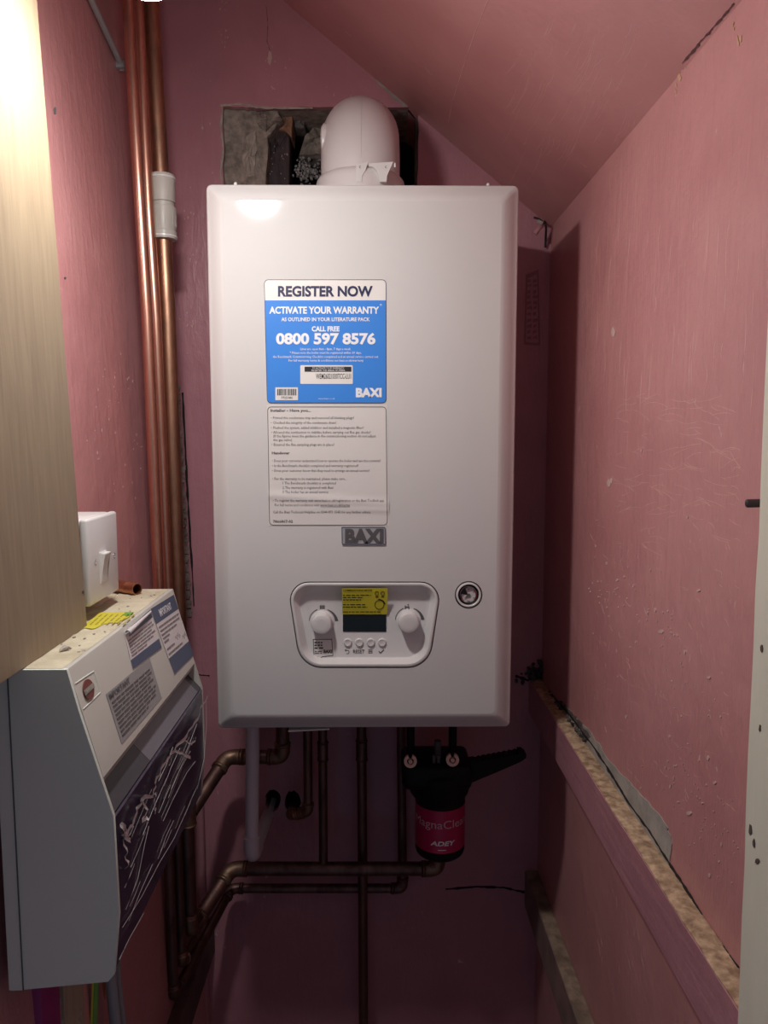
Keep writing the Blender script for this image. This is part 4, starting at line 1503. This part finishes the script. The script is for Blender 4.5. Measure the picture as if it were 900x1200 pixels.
bm = B(); band(bm, Q2, 0, 0, 1, .235, .0007); band(bm, Q2, 0, .765, 1, 1, .0007); fin('blue_band', bm, M['stk_blue'], k2, smooth=0)
bm = B()
for v, u0, u1 in ((.30, .05, .95), (.36, .05, .97), (.42, .05, .75), (.475, .05, .35), (.53, .05, .25), (.64, .05, .45), (.715, .05, .72)):
    bars(bm, Q2, u0, u1, v, .024, .0009)
fin('small_print', bm, M['soft_ink'], k2, smooth=0)
bm = B(); lid_text(bm, Q2, 'IMPORTANT', .24, .76, .075, .175, .02); fin('heading', bm, M['white_ink'], k2, smooth=0)
bm = B()
for uu, vv in ((.52, .58), (.80, .64)):
    pp = []
    for s in range(30):
        pp.append(LPn.pt(*Q2(uu + s * .0075, vv + .030 * math.sin(s * .9) - .02 * math.cos(s * .37)), .0008))
    tube(bm, pp, .00013, 4)
fin('handwriting', bm, M['soft_ink'], k2, smooth=0)
Q3 = quad_uv([(124, 813.5), (175.0, 771.0), (189.2, 818), (142.2, 872)])
bm = B(); band(bm, Q3, 0, 0, 1, 1, .0004)
k3 = fin('grey_notice', bm, M['lidgrey'], unit, smooth=0, label='grey printed notice below the white ones')
bm = B()
lid_text(bm, Q3, 'IMPORTANT', .03, .50, .035, .145, .02, .0009)
for k in range(9):
    bars(bm, Q3, .05, (.93, .95, .9, .94, .88, .95, .92, .9, .7)[k], .22 + k * .083, .038, .0008, (.06, .2))
fin('notice_lettering', bm, M['grey_ink'], k3, smooth=0)
# maker's oval in its recessed square
bm = B()
for a, b in (((88, 801), (110, 786.5)), ((110, 786.5), (117.0, 811)), ((117.5, 811.5), (97.5, 831))):
    tube(bm, [LPn.pt(*a, .0000), LPn.pt(*b, .0000)], .0004, 6)
fin('recess_line', bm, M['cu_back'], unit)
dirv = Vector((110 - 88, 786.5 - 801)).normalized()
bm = B()
oc = LPn.pt(103, 808); sl = Vector((.0333 * -1, 0, .1238)).normalized() * -1
ov = [oc + Vector((0, 1, 0)) * (.0105 * math.cos(t)) + sl * (.0084 * math.sin(t)) + LN * .0004 for t in [2 * pi * k / 36 for k in range(36)]]
plate(bm, [p + LN * .0006 for p in ov], [], LN, .0008)
ovl = fin('maker_oval', bm, M['logo_red'], unit, smooth=0, label='small red brown oval emblem')
bm = B()
mk = [oc + Vector((0, y, 0)) + sl * s + LN * .0016 for y, s in ((-.0102, -.0020), (.0102, -.0020), (.0102, .0020), (-.0102, .0020))]
plate(bm, mk, [], LN, .0006); fin('oval_bar', bm, M['logo_bar'], ovl, smooth=0)
bm = B()
vs, fs = text_tris('WYLEX', .02, 2)
mn, mx = min(v.x for v in vs), max(v.x for v in vs)
nv = [bm.verts.new(oc + Vector((0, ((v.x - mn) / (mx - mn) - .5) * .016, 0)) - sl * (v.y / CAPH - .5) * .0024 + LN * .0019) for v in vs]
for f in fs: bm.faces.new([nv[i] for i in f])
fin('oval_lettering', bm, mat('pale_oval', (.50, .47, .42), .4), ovl, smooth=0)

# smoked ledge in two pieces, with the door below it
xi, zi = -.2450, CZ - .2860
xo, zo = -.2168, CZ - .3108
def ledge(y0, y1, m, name):
    bm = B()
    sec = [(xi, zi), (xi + .006, zi - .001), (xo - .003, zo + .003), (xo, zo), (xo - .001, zo - .006), (xi, zi - .010)]
    loft(bm, [[Vector((x, y, z)) for x, z in sec] for y in (y0, y1)], cap0=True, cap1=True)
    return fin(name, bm, m, unit, smooth=30)


ym = LPn.pt(170, 852).y
ledge(UY0 + ED + .0004, .712, M['smoke_d'], 'cover_flap')
ledge(.7128, UY1 - .020, M['smoke'], 'cover_flap')
ledge(UY1 - .0196, UY1 - ED - .0004, M['smoke_d'], 'cover_flap')
bm = B()
xd = -.2152
sec = [(xd - .0015, CZ - .3125), (xd, CZ - .3140), (xd + .0012, CZ - .397), (-.2203, CZ - .449), (-.2230, CZ - .449), (xd - .002, CZ - .397), (xd - .003, CZ - .3150)]
lo = []
for k in range(15):
    y = UY0 + ED + .0004 + (UY1 - UY0 - 2 * ED - .0008) * k / 14
    j = .0010 * math.sin(k * 1.7)
    lo.append([Vector((x + (j if i in (2,) else 0), y, z)) for i, (x, z) in enumerate(sec)])
loft(bm, lo, cap0=True, cap1=True)
door = fin('door', bm, M['door'], unit, smooth=40, label='dark purple door under torn clear film')
DP = Plane((xd + .0010, .7, CZ - .35), (1, 0, -.012))


def ribbon(bm, pts, w, off=.0016):
    """A curled strip of clear film standing off the door."""
    w *= 1.6
    P = [DP.pt(x, y, off + o) for x, y, o in pts]
    up = []
    for i in range(len(P)):
        d = (P[min(i + 1, len(P) - 1)] - P[max(i - 1, 0)]).normalized()
        s = d.cross(Vector((1, 0, 0))).normalized()
        k = w * random.uniform(.5, 1.15)
        a = random.uniform(-.9, .9)
        up.append((P[i] + s * k + Vector((abs(a) * k, 0, 0)), P[i], P[i] - s * k + Vector((abs(a) * k * .7, 0, 0))))
    vv = [[bm.verts.new(q) for q in t_] for t_ in up]
    for a, b in zip(vv, vv[1:]):
        bm.faces.new((a[0], b[0], b[1], a[1])); bm.faces.new((a[1], b[1], b[2], a[2]))


def wig(pts, n=5, amp=.8, lift=.003):
    out = []
    for a, b in zip(pts, pts[1:]):
        for q in range(n):
            f = q / n
            out.append((a[0] + (b[0] - a[0]) * f + random.uniform(-amp, amp), a[1] + (b[1] - a[1]) * f + random.uniform(-amp, amp), random.uniform(0, lift)))
    out.append((pts[-1][0], pts[-1][1], 0))
    return out


bm = B()
ribbon(bm, wig([(239.5, 816), (227, 842), (215, 862), (199, 880), (188, 893), (181, 910), (178, 920), (174, 933), (164, 934), (157, 946), (150, 967), (144, 976), (138, 966)], 4, .7), .0014)
ribbon(bm, wig([(199, 880), (210, 883), (220, 888)], 5, .8), .0010)
ribbon(bm, wig([(203, 873), (212, 868), (221, 872), (228, 864)], 5, .7), .0007)
ribbon(bm, wig([(176, 930), (176, 945), (179, 953)], 5, .6), .0016)
ribbon(bm, wig([(157, 946), (163, 936), (167, 950), (161, 962), (168, 958), (169, 967)], 4, .7), .0010)
ribbon(bm, wig([(150, 967), (146, 985), (141, 978), (144, 970)], 4, .7), .0012)
ribbon(bm, wig([(198, 882), (196, 897)], 4, .5), .0006)
ribbon(bm, wig([(140, 975), (143, 1000), (144, 1018)], 5, .5), .0009)
fin('torn_film', bm, M['film'], door, smooth=60, recalc=False)
bm = B()
for k in range(24):
    f = random.random()
    x0 = random.uniform(150, 232)
    yt_ = 1000 - (x0 - 150) * 1.75 + random.uniform(-35, 80)
    ln = random.uniform(14, 75)
    if yt_ < 826 + (238 - x0) * 1.35: continue
    x1, y1 = x0 - ln * .42, yt_ + ln
    if x1 < 142 or y1 > 1120 - (x1 - 138) * 2.0: continue
    tube(bm, [DP.pt(x0, yt_, .0009), DP.pt((x0 + x1) / 2 + random.uniform(-1.5, 1.5), (yt_ + y1) / 2, .0011), DP.pt(x1, y1, .0009)], random.choice([.00010, .00014, .00022]), 4)
for a in ([(146, 1066), (160, 1030), (168, 990), (173, 968)], [(142, 1087), (165, 1050), (185, 1012), (203, 982), (222, 940)], [(138, 1125), (150, 1100), (167, 1070)], [(240.5, 820), (241, 850), (238, 890), (230, 925)],
          [(190, 962), (200, 940), (218, 905), (228, 892)], [(196, 935), (208, 905), (222, 880)]):
    tube(bm, [DP.pt(x, y, .0011) for x, y in a], .00022, 5)
fin('film_strand', bm, M['film'], door, kind='stuff')

# ------------------------------------------------------------------ isolator switch
sx = -.2873
sw = thing('isolator_switch', (-.31, .808, CZ - .170), 'white rocker switch on the left wall above the fuse box', 'switch')
za, zb_ = CZ - .1725, CZ - .0835
bm = B(); box(bm, (-.3335, .7655, za + .0005), (-.2955, .8505, zb_ - .0005), .003, 3); fin('back_box', bm, M['plastic'], sw)
bm = B(); box(bm, (-.2960, .7640, za), (sx, .8520, zb_), .0030, 3)
bmesh.ops.recalc_face_normals(bm, faces=bm.faces[:])
fin('switch_plate', bm, M['plastic'], sw)
SP = Plane((sx, .8, CZ - .12), (1, 0, 0))
rk = SP.pt(121, 664)
bm = B()
box(bm, (sx - .003, rk.y - .0105, rk.z - .0165), (sx + .0008, rk.y + .0105, rk.z + .0165), .0006, 1)
rkb = fin('rocker_frame', bm, M['plastic'], sw)
bm = B()
sec = [(sx - .002, rk.z + .0155), (sx + .0065, rk.z + .0150), (sx + .0030, rk.z + .004), (sx + .0012, rk.z - .015), (sx - .002, rk.z - .0155)]
loft(bm, [[Vector((x, y, z)) for x, z in sec] for y in (rk.y - .0085, rk.y + .0085)], cap0=True, cap1=True)
bmesh.ops.bevel(bm, geom=bm.edges[:], offset=.0007, segments=2, affect='EDGES')
fin('rocker', bm, M['plastic'], rkb)
for x, y in ((112, 658.5), (134, 651)):
    p = SP.pt(x, y)
    bm = B(); lathe(bm, p, (1, 0, 0), [(-.001, .0030), (.0004, .0030), (.0004, .0022), (-.0006, .0020), (-.0006, .0001)], 16, cap=False); s_ = fin('screw', bm, M['chrome'], sw)

# ------------------------------------------------------------------ small things
# grey conduit with its clip at top left
WL = lambda z: wall_lx(z)
def on_left(x, y, off):
    P = at_x(x, y, -.34)
    for _ in range(4):
        P = at_x(x, y, wall_lx(P.z) + off)
    return P


c1 = on_left(142, 76, .006); c0 = on_left(104, -6, .006); c00 = c0 + (c0 - c1).normalized() * .20
cd = thing('grey_cable', tuple(c1), 'thin grey cable slanting up the left wall at top left', 'cable')
bm = B(); tube(bm, [c00, c0, c1, c1 + Vector((.0, .004, -.006))], .0042, 12); fin('sheath', bm, M['conduit'], cd)
bm = B(); box(bm, c1 + Vector((-.006, -.007, -.006)), c1 + Vector((.006, .007, .005)), .0015); fin('clip', bm, M['grey_pl'], cd)

# wire end and hook in the corner under the ceiling
wh = thing('wire_stub', tuple(at_y(632, 262, 1.24)), 'twisted dark wire end with rag in the top right corner', 'wire')
bm = B(); tube(bm, fillet([at_y(626, 255, 1.23), at_y(631, 256, 1.225), at_y(638, 262, 1.23), at_y(640, 266, 1.25), at_y(639, 290, 1.262)], .006), .0018, 8); fin('wire', bm, M['metal_d'], wh)
bm = B(); tube(bm, [at_y(637, 263, 1.232), at_y(631, 268, 1.228), at_y(627, 274, 1.23)], [.0028, .0042, .0046], 8); fin('rag', bm, M['wall_b'], wh)
bm = B(); tube(bm, [at_y(630, 259, 1.226), at_y(636, 262, 1.224)], .0030, 8); fin('clip', bm, M['plaster'], wh)
bm = B()
sheet(bm, Plane((0, 1.262, 0), (0, -1, 0)), circ2(638, 261, 2.6, 9), 0, .004); fin('dark_hole', bm, M['dark'], wh, smooth=0)  # black disc laid on for the dark inside of a hole

# rubble packed in the corner above the upper batten
bm = B()
for i in range(70):
    x, y = random.gauss(630, 8), random.gauss(790, 6)
    if 604 < x < 639:
        rock(bm, at_y(x, y, YB - random.uniform(.001, .010)), random.uniform(.0018, .0055), 1, .45)
for i in range(28):
    f = random.random()
    p = at_x(640 + f * 50, 806 + f * 66, XR) + Vector((-.003, 0, .002)); rock(bm, p, random.uniform(.0014, .004), 1, .45)
o = fin('soot_rubble', bm, M['soot'], smooth=0, kind='stuff'); tag(o, 'dark crumbled rubble in the corner at end of upper batten', 'rubble')

# peg by the jamb
pg0 = at_y(873.5, 590, .510)
pg1 = pg0 + Vector((XR - pg0.x, 0, .0008))
bm = B(); lathe(bm, pg0, pg1 - pg0, [(0, .0010), (.0008, .0026), (.0016, .0029), ((pg1 - pg0).length - .0003, .0029)], 14)
o = fin('steel_peg', bm, M['metal_d'], loc=tuple(pg0)); tag(o, 'dark steel peg sticking out beside the cream door jamb', 'peg')

# board between the fuse box and the wall
bm = B(); box(bm, (wall_lx(CZ - .19) - .002, .765, CZ - .46), (-.3080, .94, CZ - .1885), .001)
o = fin('mounting_board', bm, M['dust'], loc=(-.32, .85, CZ - .46), smooth=0); tag(o, 'dusty timber board between the fuse box and left wall', 'board')

# rough stud behind the fuse box, and what hangs beneath the box
bm = B(); box(bm, (-.335, .712, 0), (-.3085, .76, CZ - .195), .001)
o = fin('timber_stud', bm, M['stud'], loc=(-.322, .736, 0), smooth=0); tag(o, 'pale rough timber stud at lower left edge behind fuse box', 'stud')
def cable(name, x0, x1, Y, r, m, label, stripe=None):
    a, b = at_y(x0, 1150, Y), at_y(x1, 1205, Y)
    d = (b - a).normalized()
    p = [Vector((a.x, a.y, CZ - .455)), a, b, b + d * .12, Vector((b.x + d.x * .16, Y + .02, .02))]
    t_ = thing(name, tuple(p[-1]), label, 'cable')
    bm = B(); tube(bm, fillet(p, .03), r, 12); fin('sheath', bm, m, t_)
    if stripe:
        q = fillet([v + Vector((-r * .55, -r * .72, 0)) for v in p], .03)
        bm = B(); tube(bm, q, r * .45, 8); fin('stripe', bm, stripe, t_)


cable('earth_cable', 112, 110, .78, .0034, M['green'], 'green and yellow earth cable hanging under the fuse box', M['yel_pl'])
cable('supply_cable', 130, 136, .80, .0062, M['grey_pl'], 'grey sheathed cable under fuse box, right of earth cable')
cable('supply_cable', 138, 145, .83, .0040, M['grey_pl'], 'thinner grey cable rightmost beneath the fuse box')
cable('brown_cable', 98, 99, .80, .0052, M['brown'], 'brown sheathed cable left of the green and yellow cable')
cable('brown_cable', 119, 118, .82, .0045, M['brown'], 'brown sheathed cable between the earth cable and grey cable')
bm = B()
a, b = at_y(14, 1163, .66), at_y(48, 1163, .66)
box(bm, (a.x, .66, CZ - .75), (b.x, .70, CZ - .468), .002)
o = fin('magenta_box', bm, M['magenta_pl'], loc=((a.x + b.x) / 2, .68, CZ - .75)); tag(o, 'dark magenta box just below the near end of fuse box', 'box')
bm = B()
LPw = Plane((-.30, 0, 0), (1, 0, .045))
for i in range(40):
    x, y = random.uniform(60, 95), random.uniform(1150, 1215)
    P = on_left(x, y, .001)
    rock(bm, P, random.uniform(.002, .006), 1, .4, (.4, 1, 1.4))
fin('broken_plaster', bm, M['plaster'], wall_left, smooth=0, kind='stuff')
